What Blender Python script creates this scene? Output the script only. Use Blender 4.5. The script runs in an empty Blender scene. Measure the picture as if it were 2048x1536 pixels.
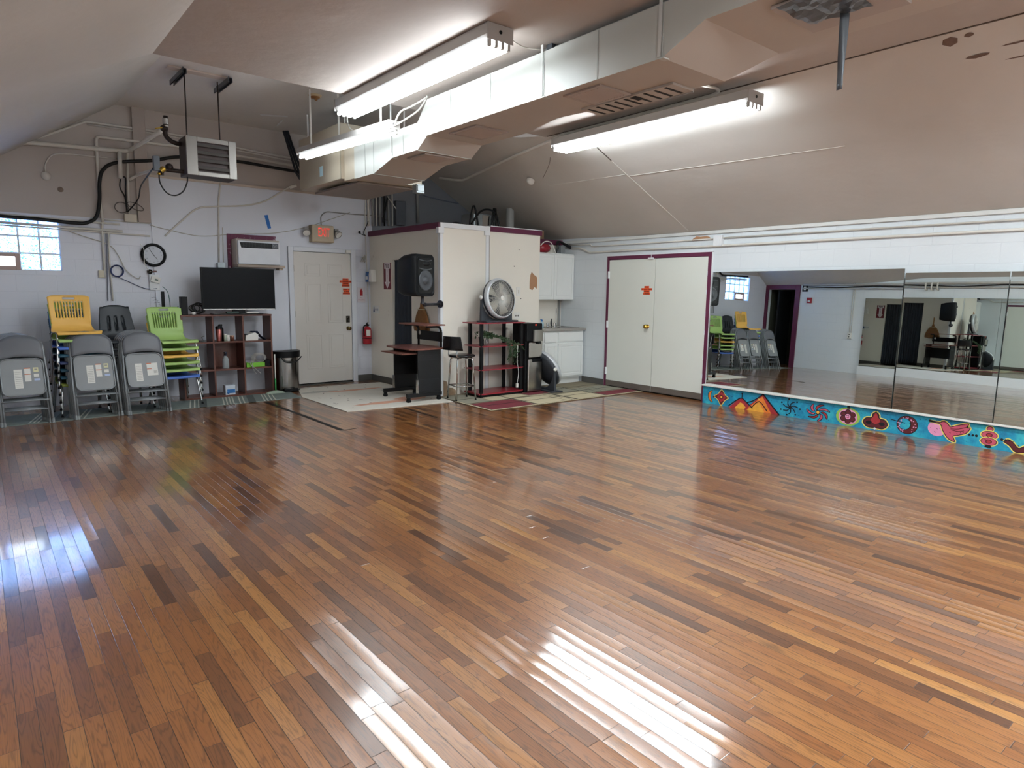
import bpy, math, random
from mathutils import Vector, Matrix, Euler
random.seed(7)
C = bpy.context.scene.collection
LIGHT, SKY, EXPO = 11.5, 3.4, 2.28
PI = math.pi
V = Vector
# ---------------------------------------------------------------- camera
CX, CYY, FPX, HC = 1024.0, 768.0, 1306.0, 1.47
yaw, pit, rol = 0.68675, 0.14015, 0.0124
cF = V((math.sin(yaw)*math.cos(pit), math.cos(yaw)*math.cos(pit), -math.sin(pit)))
_r = V((math.cos(yaw), -math.sin(yaw), 0)); _u = _r.cross(cF)
cR = _r*math.cos(rol) + _u*math.sin(rol); cU = -_r*math.sin(rol) + _u*math.cos(rol)
cam = bpy.data.cameras.new('camera'); co = bpy.data.objects.new('camera', cam); C.objects.link(co)
cam.sensor_fit = 'HORIZONTAL'; cam.sensor_width = 36; cam.lens = 36*FPX/2048; cam.clip_start = .05; cam.clip_end = 100
M3 = Matrix((cR, cU, -cF)).transposed(); co.matrix_world = Matrix.Translation((0, 0, HC)) @ M3.to_4x4()
bpy.context.scene.camera = co
def _hit(x, y, ax, v):
    d = cF + cR*((x-CX)/FPX) - cU*((y-CYY)/FPX); o = V((0, 0, HC)); return o + d*((v-o[ax])/d[ax])
XR, YB, XL, YF = 7.74, 9.76, -0.95, -3.6
def bw(x, y, d=.02): return _hit(x, y, 1, YB-d)      # a measured point on the back wall, d in front of it
def rw(x, y, d=.02): return _hit(x, y, 0, XR-d)      # the same on the right wall
def fz(x, y, z=0.): return _hit(x, y, 2, z)
def fy(x, y, Y): return _hit(x, y, 1, Y)
def fx(x, y, X): return _hit(x, y, 0, X)
# ---------------------------------------------------------------- materials
MT = {}
def srgb(c):
    if isinstance(c, str): c = [int(c[i:i+2], 16)/255 for i in (0, 2, 4)]
    return tuple(((v+.055)/1.055)**2.4 if v > .04045 else v/12.92 for v in c) + (1.,)
def nodes(name):
    m = bpy.data.materials.new(name); m.use_nodes = True; t = m.node_tree
    return m, t, t.nodes['Principled BSDF']
def N(t, kind, **k):
    n = t.nodes.new(kind)
    for a, b in k.items():
        if a.startswith('i_'):
            key = a[2:]; key = int(key) if key.isdigit() else key
            n.inputs[key].default_value = b
        else: setattr(n, a, b)
    return n
def mat(name, col, rough=.5, metal=0., var=.06, scale=8., bump=0., spec=.5, em=None, es=0., trans=0., ior=1.45, coat=0., dirt=None, dscale=3., dcut=.62, damt=.8):
    if name in MT: return MT[name]
    m, t, b = nodes(name); L = t.links
    c = srgb(col)
    if max(c[:3]) < .035: c = tuple(v*.4 for v in c[:3])+(1.,)
    elif max(c[:3]) < .08: c = tuple(v*.7 for v in c[:3])+(1.,)
    tc = N(t, 'ShaderNodeNewGeometry')
    nz = N(t, 'ShaderNodeTexNoise'); nz.inputs['Scale'].default_value = scale; nz.inputs['Detail'].default_value = 4
    L.new(tc.outputs['Position'], nz.inputs['Vector'])
    mr = N(t, 'ShaderNodeMapRange'); mr.inputs['To Min'].default_value = 1-var; mr.inputs['To Max'].default_value = 1+var
    L.new(nz.outputs['Fac'], mr.inputs['Value'])
    mx = N(t, 'ShaderNodeMix', data_type='RGBA', blend_type='MULTIPLY'); mx.inputs['Factor'].default_value = 1
    mx.inputs['A'].default_value = c; L.new(mr.outputs['Result'], mx.inputs['B'])
    out = mx.outputs['Result']
    if dirt:
        dn = N(t, 'ShaderNodeTexNoise'); dn.inputs['Scale'].default_value = dscale; dn.inputs['Detail'].default_value = 9; dn.inputs['Roughness'].default_value = .65
        L.new(tc.outputs['Position'], dn.inputs['Vector'])
        dr = N(t, 'ShaderNodeMapRange'); dr.inputs['From Min'].default_value = dcut; dr.inputs['From Max'].default_value = dcut+.06; dr.inputs['To Max'].default_value = damt
        L.new(dn.outputs['Fac'], dr.inputs['Value'])
        m2 = N(t, 'ShaderNodeMix', data_type='RGBA'); L.new(dr.outputs['Result'], m2.inputs['Factor']); L.new(out, m2.inputs['A']); m2.inputs['B'].default_value = srgb(dirt); out = m2.outputs['Result']
    L.new(out, b.inputs['Base Color'])
    b.inputs['Roughness'].default_value = rough; b.inputs['Metallic'].default_value = metal
    b.inputs['Specular IOR Level'].default_value = spec; b.inputs['IOR'].default_value = ior
    b.inputs['Transmission Weight'].default_value = trans; b.inputs['Coat Weight'].default_value = coat
    if em: b.inputs['Emission Color'].default_value = srgb(em) if isinstance(em, str) else em; b.inputs['Emission Strength'].default_value = es
    if bump:
        bp = N(t, 'ShaderNodeBump'); bp.inputs['Distance'].default_value = bump; L.new(nz.outputs['Fac'], bp.inputs['Height']); L.new(bp.outputs['Normal'], b.inputs['Normal'])
    MT[name] = m; return m
def M(n, *a, **k): return mat(n, *a, **k)
# ---------------------------------------------------------------- mesh builder
def frame(w):
    w = V(w).normalized(); a = V((0, 0, 1)) if abs(w.z) < .9 else V((1, 0, 0))
    u = a.cross(w).normalized(); return u, w.cross(u), w
def smooth_path(pts, k=6, closed=False):
    p = [V(q) for q in pts]; n = len(p); o = []
    if n < 3: return p
    rng = range(n) if closed else range(n-1)
    for i in rng:
        a = p[(i-1) % n] if (closed or i > 0) else p[0]; b = p[i]; c = p[(i+1) % n]; d = p[(i+2) % n] if (closed or i+2 < n) else p[-1]
        for j in range(k):
            s = j/k; o.append(.5*((2*b)+(c-a)*s+(2*a-5*b+4*c-d)*s*s+(3*b-a-3*c+d)*s**3))
    if not closed: o.append(p[-1])
    return o
def round_path(pts, r=.04, k=4):
    p = [V(q) for q in pts]; o = [p[0]]
    for i in range(1, len(p)-1):
        a, b, c = p[i-1], p[i], p[i+1]; l1 = (a-b).length; l2 = (c-b).length; rr = min(r, l1*.45, l2*.45)
        s = b+(a-b).normalized()*rr; e = b+(c-b).normalized()*rr
        for j in range(k+1):
            t = j/k; o.append(s*(1-t)**2+b*2*t*(1-t)+e*t*t)
    o.append(p[-1]); return o
class MB:
    def __init__(s): s.v = []; s.f = []; s.m = []; s.s = []
    def add(s, vs, fs, mi=0, sm=False):
        n = len(s.v); s.v += [V(q) for q in vs]
        for f in fs: s.f.append([n+i for i in f]); s.m.append(mi); s.s.append(sm)
        return s
    def box(s, a, b, mi=0, R=None):
        c = [V((x, y, z)) for x in (a[0], b[0]) for y in (a[1], b[1]) for z in (a[2], b[2])]
        if R is not None:
            o = (V(a)+V(b))/2; c = [o+R@(q-o) for q in c]
        return s.add(c, [(0, 1, 3, 2), (4, 6, 7, 5), (0, 4, 5, 1), (2, 3, 7, 6), (0, 2, 6, 4), (1, 5, 7, 3)], mi)
    def beam(s, p, q, w, h, up=(0, 0, 1), mi=0):
        p, q = V(p), V(q); d = (q-p).normalized(); u = V(up).cross(d).normalized()*(w/2); v = d.cross(u.normalized())*(h/2)
        c = [p-u-v, p-u+v, p+u-v, p+u+v, q-u-v, q-u+v, q+u-v, q+u+v]
        return s.add(c, [(0, 1, 3, 2), (4, 6, 7, 5), (0, 4, 5, 1), (2, 3, 7, 6), (0, 2, 6, 4), (1, 5, 7, 3)], mi)
    def cyl(s, p, q, r, r2=None, n=16, mi=0, caps=True):
        p, q = V(p), V(q); r2 = r if r2 is None else r2; u, v, w = frame(q-p)
        a = [p+(u*math.cos(2*PI*i/n)+v*math.sin(2*PI*i/n))*r for i in range(n)]; b = [q+(u*math.cos(2*PI*i/n)+v*math.sin(2*PI*i/n))*r2 for i in range(n)]
        s.add(a+b, [(i, (i+1) % n, n+(i+1) % n, n+i) for i in range(n)], mi, True)
        if caps: s.add(a, [list(range(n))[::-1]], mi); s.add(b, [list(range(n))], mi)
        return s
    def tube(s, pts, r, n=8, mi=0, closed=False):
        p = [V(q) for q in pts]; m = len(p); vs = []; pu = None
        for i in range(m):
            if closed: d = p[(i+1) % m]-p[i-1]
            else: d = p[min(i+1, m-1)]-p[max(i-1, 0)]
            d = d.normalized() if d.length > 1e-9 else V((0, 0, 1))
            if pu is None: u = frame(d)[0]
            else:
                u = pu-d*pu.dot(d); u = u.normalized() if u.length > 1e-6 else frame(d)[0]
            pu = u; w = d.cross(u); rr = r(i/(m-1)) if callable(r) else r
            vs += [p[i]+(u*math.cos(2*PI*k/n)+w*math.sin(2*PI*k/n))*rr for k in range(n)]
        fs = [(i*n+k, i*n+(k+1) % n, ((i+1) % m)*n+(k+1) % n, ((i+1) % m)*n+k) for i in range(m if closed else m-1) for k in range(n)]
        if not closed: fs += [list(range(n))[::-1], [(m-1)*n+k for k in range(n)]]
        return s.add(vs, fs, mi, True)
    def lathe(s, prof, o, ax=(0, 0, 1), n=24, mi=0, sm=True):
        u, v, w = frame(ax); o = V(o); vs = []
        for r, h in prof: vs += [o+w*h+(u*math.cos(2*PI*k/n)+v*math.sin(2*PI*k/n))*max(r, 1e-5) for k in range(n)]
        m = len(prof)
        return s.add(vs, [(i*n+k, i*n+(k+1) % n, (i+1)*n+(k+1) % n, (i+1)*n+k) for i in range(m-1) for k in range(n)], mi, sm)
    def ball(s, c, r, mi=0, n=14, m=8):
        c = V(c); r = V((r, r, r)) if not hasattr(r, '__len__') else V(r); vs = []
        for i in range(m+1):
            a = PI*i/m
            vs += [c+V((r.x*math.sin(a)*math.cos(2*PI*k/n), r.y*math.sin(a)*math.sin(2*PI*k/n), r.z*math.cos(a))) for k in range(n)]
        return s.add(vs, [(i*n+k, (i+1)*n+k, (i+1)*n+(k+1) % n, i*n+(k+1) % n) for i in range(m) for k in range(n)], mi, True)
    def prism(s, p2, o, u, v, d, mi=0, side=None):
        o, u, v, d = V(o), V(u), V(v), V(d); a = [o+u*x+v*y for x, y in p2]; b = [q+d for q in a]; n = len(a)
        s.add(a, [list(range(n))[::-1]], mi); s.add(b, [list(range(n))], mi)
        return s.add(a+b, [(i, (i+1) % n, n+(i+1) % n, n+i) for i in range(n)], mi if side is None else side)
    def flat(s, pts, mi=0): return s.add(pts, [list(range(len(pts)))], mi)
    def grid(s, rows, mi=0, sm=True, skip=None):
        m, n = len(rows), len(rows[0]); vs = [q for r in rows for q in r]
        return s.add(vs, [(i*n+j, i*n+j+1, (i+1)*n+j+1, (i+1)*n+j) for i in range(m-1) for j in range(n-1) if not (skip and skip(i, j))], mi, sm)
    def text(s, body, size, o, u, v, mi=0, sx=1., center=True, bold=0.):
        cu = bpy.data.curves.new('letters', 'FONT'); cu.body = body; cu.size = size; cu.resolution_u = 2; cu.offset = bold
        ob = bpy.data.objects.new('letters', cu); C.objects.link(ob)
        dg = bpy.context.evaluated_depsgraph_get(); me = ob.evaluated_get(dg).to_mesh()
        vs = [q.co.copy() for q in me.vertices]; fs = [list(p.vertices) for p in me.polygons]; ob.evaluated_get(dg).to_mesh_clear()
        bpy.data.objects.remove(ob); bpy.data.curves.remove(cu)
        if not vs: return s
        x0 = min(q.x for q in vs); x1 = max(q.x for q in vs); y0 = min(q.y for q in vs); y1 = max(q.y for q in vs)
        cx, cy = ((x0+x1)/2, (y0+y1)/2) if center else (0, 0); o, u, v = V(o), V(u), V(v)
        return s.add([o+u*((q.x-cx)*sx)+v*(q.y-cy) for q in vs], fs, mi)
    def xf(s, T, start=0):
        s.v = s.v[:start]+[T@q for q in s.v[start:]]; return s
WORLD = set()
def rootloc(o):
    while o.parent: o = o.parent
    return o.location.copy() if o.name in WORLD else V((0, 0, 0))
def build(name, mb, mats, parent=None, bevel=0., label=None, solid=0., sub=0, off=None):
    off = rootloc(parent) if parent else (off or V((0, 0, 0)))
    me = bpy.data.meshes.new(name); me.from_pydata([q-off for q in mb.v], [], mb.f)
    if not isinstance(mats, (list, tuple)): mats = [mats]
    for m in mats: me.materials.append(m)
    me.polygons.foreach_set('material_index', mb.m); me.polygons.foreach_set('use_smooth', mb.s); me.update()
    o = bpy.data.objects.new(name, me); C.objects.link(o)
    if parent: o.parent = parent
    if solid:
        d = o.modifiers.new('thickness', 'SOLIDIFY'); d.thickness = solid; d.offset = 0
    if bevel:
        d = o.modifiers.new('bevel', 'BEVEL'); d.width = bevel; d.segments = 2; d.limit_method = 'ANGLE'; d.angle_limit = math.radians(40)
    if sub:
        d = o.modifiers.new('smooth', 'SUBSURF'); d.levels = sub; d.render_levels = sub
    if label: o['label'] = label
    return o
def thing(name, label, cat, loc=(0, 0, 0), rz=0., group=None, world=True):
    o = bpy.data.objects.new(name, None); C.objects.link(o); o.empty_display_size = .1
    o.location = loc; o.rotation_euler = (0, 0, rz); o['label'] = label; o['category'] = cat
    if group: o['group'] = group
    if world: WORLD.add(o.name)
    return o
def single(name, mb, mats, label, cat, group=None, **k):
    xs = [q.x for q in mb.v]; ys = [q.y for q in mb.v]; zs = [q.z for q in mb.v]
    off = V(((min(xs)+max(xs))/2, (min(ys)+max(ys))/2, min(zs)))
    o = build(name, mb, mats, off=off, **k); o.location = off
    o['label'] = label; o['category'] = cat
    if group: o['group'] = group
    return o
def struct(name, mb, mats, parent=None, **k):
    o = build(name, mb, mats, parent, **k)
    if not parent: o['kind'] = 'structure'
    return o
def dup(root, loc=None, rz=None, label=None, group=None, rot=None):
    def cp(o, par):
        c = o.copy(); C.objects.link(c)
        if par: c.parent = par
        for ch in list(o.children): cp(ch, c)
        return c
    r = cp(root, None)
    if loc is not None: r.location = loc
    if rz is not None: r.rotation_euler = (0, 0, rz)
    if rot is not None: r.rotation_euler = rot
    if label: r['label'] = label
    if group: r['group'] = group
    return r
# ---------------------------------------------------------------- shared materials
white = M('white_paint', 'e6e8ea', .55, var=.03)
purple = M('purple_paint', '5f2440', .5, var=.08)
beige = M('beige_paint', 'cdbfb2', .6, var=.04, scale=2)
cream = M('cream_paint', 'ebe5d9', .6, var=.03, scale=2, dirt='b9aa98', dscale=2.2, dcut=.66, damt=.5)
greyblue = M('grey_blue_paint', '8f929b', .7, var=.08, scale=2)
blackp = M('black_plastic', '17181c', .45, var=.1, spec=.25)
blackm = M('black_metal', '121317', .38, var=.1)
chrome = M('chrome_metal', 'c9c9c9', .16, 1., var=.04)
steel = M('brushed_steel', 'b9b6b2', .22, 1., var=.08, scale=3)
iron = M('dark_iron', '3b302c', .5, .6, var=.2, scale=30)
pipew = M('white_pipe', 'd6d2ca', .5, var=.08, scale=12)
pipeg = M('grey_conduit', '9b9a98', .45, .3, var=.08)
wirek = M('black_cable', '15171b', .5)
wireg = M('pale_wire', 'b9b4ab', .5)
rubber = M('rubber', '202124', .7)
darkgap = M('dark_gap', '0c0c0d', .9)
greybase = M('grey_rubber_base', '55534f', .6)
paper = M('paper_label', 'e4e2dc', .6, var=.05, scale=60)
woodred = M('reddish_laminate', '603528', .38, var=.25, scale=25)
woodedge = M('brown_laminate_edge', '784a3e', .38, var=.15, scale=20)
def block_wall(name, axis, base, upper=None, zcut=2.3, xcut=None, fade=.0):
    m, t, b = nodes(name); L = t.links
    g = N(t, 'ShaderNodeNewGeometry'); sp = N(t, 'ShaderNodeSeparateXYZ'); L.new(g.outputs['Position'], sp.inputs[0])
    cb = N(t, 'ShaderNodeCombineXYZ'); L.new(sp.outputs[axis], cb.inputs[0]); L.new(sp.outputs['Z'], cb.inputs[1])
    br = N(t, 'ShaderNodeTexBrick'); L.new(cb.outputs[0], br.inputs['Vector'])
    br.inputs['Scale'].default_value = 1; br.inputs['Brick Width'].default_value = .4; br.inputs['Row Height'].default_value = .2; br.inputs['Mortar Size'].default_value = .006; br.inputs['Mortar Smooth'].default_value = .6
    nz = N(t, 'ShaderNodeTexNoise'); nz.inputs['Scale'].default_value = 35; nz.inputs['Detail'].default_value = 6; L.new(g.outputs['Position'], nz.inputs['Vector'])
    nl = N(t, 'ShaderNodeTexNoise'); nl.inputs['Scale'].default_value = 1.4; nl.inputs['Detail'].default_value = 3; L.new(g.outputs['Position'], nl.inputs['Vector'])
    col = N(t, 'ShaderNodeMix', data_type='RGBA', blend_type='MULTIPLY'); col.inputs['Factor'].default_value = 1
    mr = N(t, 'ShaderNodeMapRange'); mr.inputs['To Min'].default_value = .95; mr.inputs['To Max'].default_value = 1.04; L.new(nl.outputs['Fac'], mr.inputs['Value'])
    L.new(mr.outputs[0], col.inputs['B'])
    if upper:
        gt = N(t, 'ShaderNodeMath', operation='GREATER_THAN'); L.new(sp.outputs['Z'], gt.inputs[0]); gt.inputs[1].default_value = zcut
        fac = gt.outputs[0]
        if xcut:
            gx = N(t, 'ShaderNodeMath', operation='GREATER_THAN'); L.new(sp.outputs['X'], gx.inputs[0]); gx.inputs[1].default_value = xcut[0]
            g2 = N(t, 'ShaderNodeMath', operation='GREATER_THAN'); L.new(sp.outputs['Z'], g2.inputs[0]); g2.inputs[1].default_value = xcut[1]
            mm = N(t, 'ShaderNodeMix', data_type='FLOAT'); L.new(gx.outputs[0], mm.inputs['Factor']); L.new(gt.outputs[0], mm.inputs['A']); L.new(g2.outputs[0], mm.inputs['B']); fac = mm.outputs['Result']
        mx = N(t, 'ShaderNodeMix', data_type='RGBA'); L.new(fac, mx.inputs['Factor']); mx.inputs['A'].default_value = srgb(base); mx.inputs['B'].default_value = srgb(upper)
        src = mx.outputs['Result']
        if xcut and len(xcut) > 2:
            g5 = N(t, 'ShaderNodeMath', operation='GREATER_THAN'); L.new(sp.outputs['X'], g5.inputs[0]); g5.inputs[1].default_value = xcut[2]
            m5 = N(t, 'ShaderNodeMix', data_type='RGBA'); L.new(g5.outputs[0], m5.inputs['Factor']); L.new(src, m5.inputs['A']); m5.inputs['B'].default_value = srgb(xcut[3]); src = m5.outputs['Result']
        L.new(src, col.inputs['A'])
    else: col.inputs['A'].default_value = srgb(base)
    c2 = N(t, 'ShaderNodeMix', data_type='RGBA', blend_type='MULTIPLY'); L.new(col.outputs['Result'], c2.inputs['A'])
    mf = N(t, 'ShaderNodeMath', operation='MULTIPLY'); L.new(br.outputs['Fac'], mf.inputs[0]); L.new(nl.outputs['Fac'], mf.inputs[1])
    zz = N(t, 'ShaderNodeMath', operation='LESS_THAN'); L.new(sp.outputs['Z'], zz.inputs[0]); zz.inputs[1].default_value = zcut if upper else 9.; mz = N(t, 'ShaderNodeMath', operation='MULTIPLY'); L.new(mf.outputs[0], mz.inputs[0]); L.new(zz.outputs[0], mz.inputs[1]); mf = mz; bz = N(t, 'ShaderNodeMath', operation='MULTIPLY'); L.new(br.outputs['Fac'], bz.inputs[0]); L.new(zz.outputs[0], bz.inputs[1])
    L.new(mf.outputs[0], c2.inputs['Factor']); c2.inputs['B'].default_value = (.92, .92, .93, 1)
    L.new(c2.outputs['Result'], b.inputs['Base Color']); b.inputs['Roughness'].default_value = .5
    iv = N(t, 'ShaderNodeMath', operation='MULTIPLY_ADD'); L.new(bz.outputs[0], iv.inputs[0]); iv.inputs[1].default_value = -1.; L.new(nz.outputs['Fac'], iv.inputs[2])
    bp = N(t, 'ShaderNodeBump'); bp.inputs['Distance'].default_value = .0025; bp.inputs['Strength'].default_value = .35; L.new(iv.outputs[0], bp.inputs['Height']); L.new(bp.outputs[0], b.inputs['Normal'])
    return m
def ceil_mat(name, col, stain='8a7060', cut=.64, amt=.6):
    m, t, b = nodes(name); L = t.links
    g = N(t, 'ShaderNodeNewGeometry')
    n1 = N(t, 'ShaderNodeTexNoise'); n1.inputs['Scale'].default_value = .7; n1.inputs['Detail'].default_value = 5; L.new(g.outputs['Position'], n1.inputs['Vector'])
    n2 = N(t, 'ShaderNodeTexNoise'); n2.inputs['Scale'].default_value = 2.6; n2.inputs['Detail'].default_value = 10; n2.inputs['Roughness'].default_value = .7; L.new(g.outputs['Position'], n2.inputs['Vector'])
    mr = N(t, 'ShaderNodeMapRange'); mr.inputs['From Min'].default_value = .3; mr.inputs['From Max'].default_value = .7; mr.inputs['To Min'].default_value = .93; mr.inputs['To Max'].default_value = 1.06; L.new(n1.outputs['Fac'], mr.inputs['Value'])
    mx = N(t, 'ShaderNodeMix', data_type='RGBA', blend_type='MULTIPLY'); mx.inputs['Factor'].default_value = 1; mx.inputs['A'].default_value = srgb(col); L.new(mr.outputs[0], mx.inputs['B'])
    dr = N(t, 'ShaderNodeMapRange'); dr.inputs['From Min'].default_value = cut; dr.inputs['From Max'].default_value = cut+.05; dr.inputs['To Max'].default_value = amt; L.new(n2.outputs['Fac'], dr.inputs['Value'])
    m2 = N(t, 'ShaderNodeMix', data_type='RGBA'); L.new(dr.outputs[0], m2.inputs['Factor']); L.new(mx.outputs['Result'], m2.inputs['A']); m2.inputs['B'].default_value = srgb(stain)
    L.new(m2.outputs['Result'], b.inputs['Base Color']); b.inputs['Roughness'].default_value = .75
    n3 = N(t, 'ShaderNodeTexNoise'); n3.inputs['Scale'].default_value = 3; n3.inputs['Detail'].default_value = 8; L.new(g.outputs['Position'], n3.inputs['Vector'])
    bp = N(t, 'ShaderNodeBump'); bp.inputs['Distance'].default_value = .012; L.new(n3.outputs['Fac'], bp.inputs['Height']); L.new(bp.outputs[0], b.inputs['Normal'])
    return m
def floor_mat():
    m, t, b = nodes('oak_strip_floor'); L = t.links
    def math_(op, a, c=None, d=None):
        n = N(t, 'ShaderNodeMath', operation=op)
        for i, q in enumerate((a, c, d)):
            if q is None: continue
            if isinstance(q, (int, float)): n.inputs[i].default_value = q
            else: L.new(q, n.inputs[i])
        return n.outputs[0]
    g = N(t, 'ShaderNodeNewGeometry'); sp = N(t, 'ShaderNodeSeparateXYZ'); L.new(g.outputs['Position'], sp.inputs[0])
    X, Y = sp.outputs['X'], sp.outputs['Y']; W = .0575
    xs = math_('DIVIDE', X, W); ix = math_('FLOOR', xs); fx_ = math_('SUBTRACT', xs, ix)
    wn = N(t, 'ShaderNodeTexWhiteNoise', noise_dimensions='1D'); L.new(ix, wn.inputs['W'])
    off = math_('MULTIPLY', wn.outputs['Value'], 9.7)
    ln = math_('MULTIPLY_ADD', math_('FRACT', math_('MULTIPLY', wn.outputs['Value'], 37.)), .5, .28)
    ys = math_('DIVIDE', math_('ADD', Y, off), ln); iy = math_('FLOOR', ys); fy_ = math_('SUBTRACT', ys, iy)
    cb = N(t, 'ShaderNodeCombineXYZ'); L.new(ix, cb.inputs[0]); L.new(iy, cb.inputs[1])
    w2 = N(t, 'ShaderNodeTexWhiteNoise', noise_dimensions='2D'); L.new(cb.outputs[0], w2.inputs['Vector'])
    cr = N(t, 'ShaderNodeValToRGB'); L.new(w2.outputs['Value'], cr.inputs[0]); e = cr.color_ramp.elements
    e[0].position = 0; e[0].color = srgb('55311a'); e[1].position = 1; e[1].color = srgb('ac773d')
    for p, c in ((.08, '6d4222'), (.3, '865228'), (.6, '935d2f'), (.94, '9f6b39')): q = e.new(p); q.color = srgb(c)
    # grain
    gv = N(t, 'ShaderNodeCombineXYZ'); L.new(math_('MULTIPLY', X, 14.), gv.inputs[0]); L.new(math_('MULTIPLY', Y, 1.1), gv.inputs[1]); L.new(math_('MULTIPLY', w2.outputs['Value'], 50.), gv.inputs[2])
    nz = N(t, 'ShaderNodeTexNoise'); nz.inputs['Scale'].default_value = 1.6; nz.inputs['Detail'].default_value = 2; nz.inputs['Roughness'].default_value = .5; L.new(gv.outputs[0], nz.inputs['Vector'])
    rings = math_('PINGPONG', math_('MULTIPLY', nz.outputs['Fac'], 13.), .5)
    rr = N(t, 'ShaderNodeMapRange'); rr.inputs['From Max'].default_value = .22; rr.inputs['To Min'].default_value = .60; rr.inputs['To Max'].default_value = 1.03; L.new(rings, rr.inputs['Value'])
    fv = N(t, 'ShaderNodeCombineXYZ'); L.new(math_('MULTIPLY', X, 420.), fv.inputs[0]); L.new(math_('MULTIPLY', Y, 9.), fv.inputs[1]); L.new(w2.outputs['Value'], fv.inputs[2])
    fn = N(t, 'ShaderNodeTexNoise'); fn.inputs['Scale'].default_value = 1.; fn.inputs['Detail'].default_value = 3; L.new(fv.outputs[0], fn.inputs['Vector'])
    fr = N(t, 'ShaderNodeMapRange'); fr.inputs['From Min'].default_value = .3; fr.inputs['From Max'].default_value = .7; fr.inputs['To Min'].default_value = .86; fr.inputs['To Max'].default_value = 1.08; L.new(fn.outputs['Fac'], fr.inputs['Value'])
    kn = N(t, 'ShaderNodeTexNoise'); kn.inputs['Scale'].default_value = 5.; kn.inputs['Detail'].default_value = 3
    kv = N(t, 'ShaderNodeCombineXYZ'); L.new(math_('MULTIPLY', X, 2.4), kv.inputs[0]); L.new(Y, kv.inputs[1]); L.new(math_('MULTIPLY', w2.outputs['Value'], 31.), kv.inputs[2]); L.new(kv.outputs[0], kn.inputs['Vector'])
    kr = N(t, 'ShaderNodeMapRange'); kr.inputs['From Min'].default_value = .66; kr.inputs['From Max'].default_value = .8; kr.inputs['To Min'].default_value = 1; kr.inputs['To Max'].default_value = .55; L.new(kn.outputs['Fac'], kr.inputs['Value'])
    # gaps
    ex = math_('MULTIPLY', math_('ABSOLUTE', math_('SUBTRACT', fx_, .5)), 2.)
    gapx = N(t, 'ShaderNodeMapRange'); gapx.inputs['From Min'].default_value = .945; gapx.inputs['From Max'].default_value = .975; L.new(ex, gapx.inputs['Value'])
    ey = math_('MULTIPLY', math_('ABSOLUTE', math_('SUBTRACT', fy_, .5)), 2.)
    gapy = N(t, 'ShaderNodeMapRange'); gapy.inputs['From Min'].default_value = .993; gapy.inputs['From Max'].default_value = .998; L.new(ey, gapy.inputs['Value'])
    gap = math_('MAXIMUM', gapx.outputs[0], gapy.outputs[0])
    k1 = math_('MULTIPLY', rr.outputs[0], fr.outputs[0]); k2 = math_('MULTIPLY', k1, kr.outputs[0]); k3 = math_('MULTIPLY', k2, math_('MULTIPLY_ADD', gap, -.78, 1.))
    mx = N(t, 'ShaderNodeMix', data_type='RGBA', blend_type='MULTIPLY'); mx.inputs['Factor'].default_value = 1; L.new(cr.outputs[0], mx.inputs['A']); L.new(k3, mx.inputs['B'])
    L.new(mx.outputs['Result'], b.inputs['Base Color'])
    rn = N(t, 'ShaderNodeTexNoise'); rn.inputs['Scale'].default_value = 1.2; rn.inputs['Detail'].default_value = 6; L.new(g.outputs['Position'], rn.inputs['Vector'])
    rg = N(t, 'ShaderNodeMapRange'); rg.inputs['To Min'].default_value = .05; rg.inputs['To Max'].default_value = .14; L.new(rn.outputs['Fac'], rg.inputs['Value']); L.new(rg.outputs[0], b.inputs['Coat Roughness']); b.inputs['Coat Weight'].default_value = 1.; b.inputs['Coat IOR'].default_value = 1.6; b.inputs['Roughness'].default_value = .32
    b.inputs['IOR'].default_value = 1.55
    # height: cupped strips, waviness, gaps
    cup = math_('MULTIPLY', math_('MULTIPLY', ex, ex), math_('MULTIPLY_ADD', w2.outputs['Value'], .00045, .00012))
    tilt = math_('MULTIPLY', math_('SUBTRACT', fx_, .5), math_('MULTIPLY', math_('SUBTRACT', wn.outputs['Value'], .5), .0016))
    wv = N(t, 'ShaderNodeTexNoise'); wv.inputs['Scale'].default_value = 2.2; wv.inputs['Detail'].default_value = 2; L.new(g.outputs['Position'], wv.inputs['Vector'])
    fine = N(t, 'ShaderNodeTexNoise'); fine.inputs['Scale'].default_value = 60; fine.inputs['Detail'].default_value = 2; L.new(g.outputs['Position'], fine.inputs['Vector'])
    h = math_('ADD', math_('ADD', cup, tilt), math_('MULTIPLY', wv.outputs['Fac'], .0014)); h = math_('ADD', h, math_('MULTIPLY', fine.outputs['Fac'], .00006)); h = math_('SUBTRACT', h, math_('MULTIPLY', gap, .0006))
    bp = N(t, 'ShaderNodeBump'); bp.inputs['Distance'].default_value = 1.; bp.inputs['Strength'].default_value = 1.; L.new(h, bp.inputs['Height']); L.new(bp.outputs[0], b.inputs['Normal']); L.new(bp.outputs[0], b.inputs['Coat Normal'])
    return m
wall_b = block_wall('back_wall_paint', 'X', 'dddfe8', 'bbb1aa', 2.32, (1.86, 2.91, 5.05, '85888f'))  # slate end section: blue-grey paint with the duct's shade in the colour
wall_r = block_wall('right_wall_paint', 'Y', 'd8dde0')
wall_l = block_wall('left_wall_paint', 'Y', 'e0e5e8')
ceil_n = ceil_mat('ceiling_taupe', 'b0a59d', '8f7565', .68, .35)
ceil_f = ceil_mat('ceiling_pale', 'dedad6', 'a89484', .68, .4)
ceil_s = ceil_mat('slope_taupe', 'cbc6c0', '8a7466', .70, .5)
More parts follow.
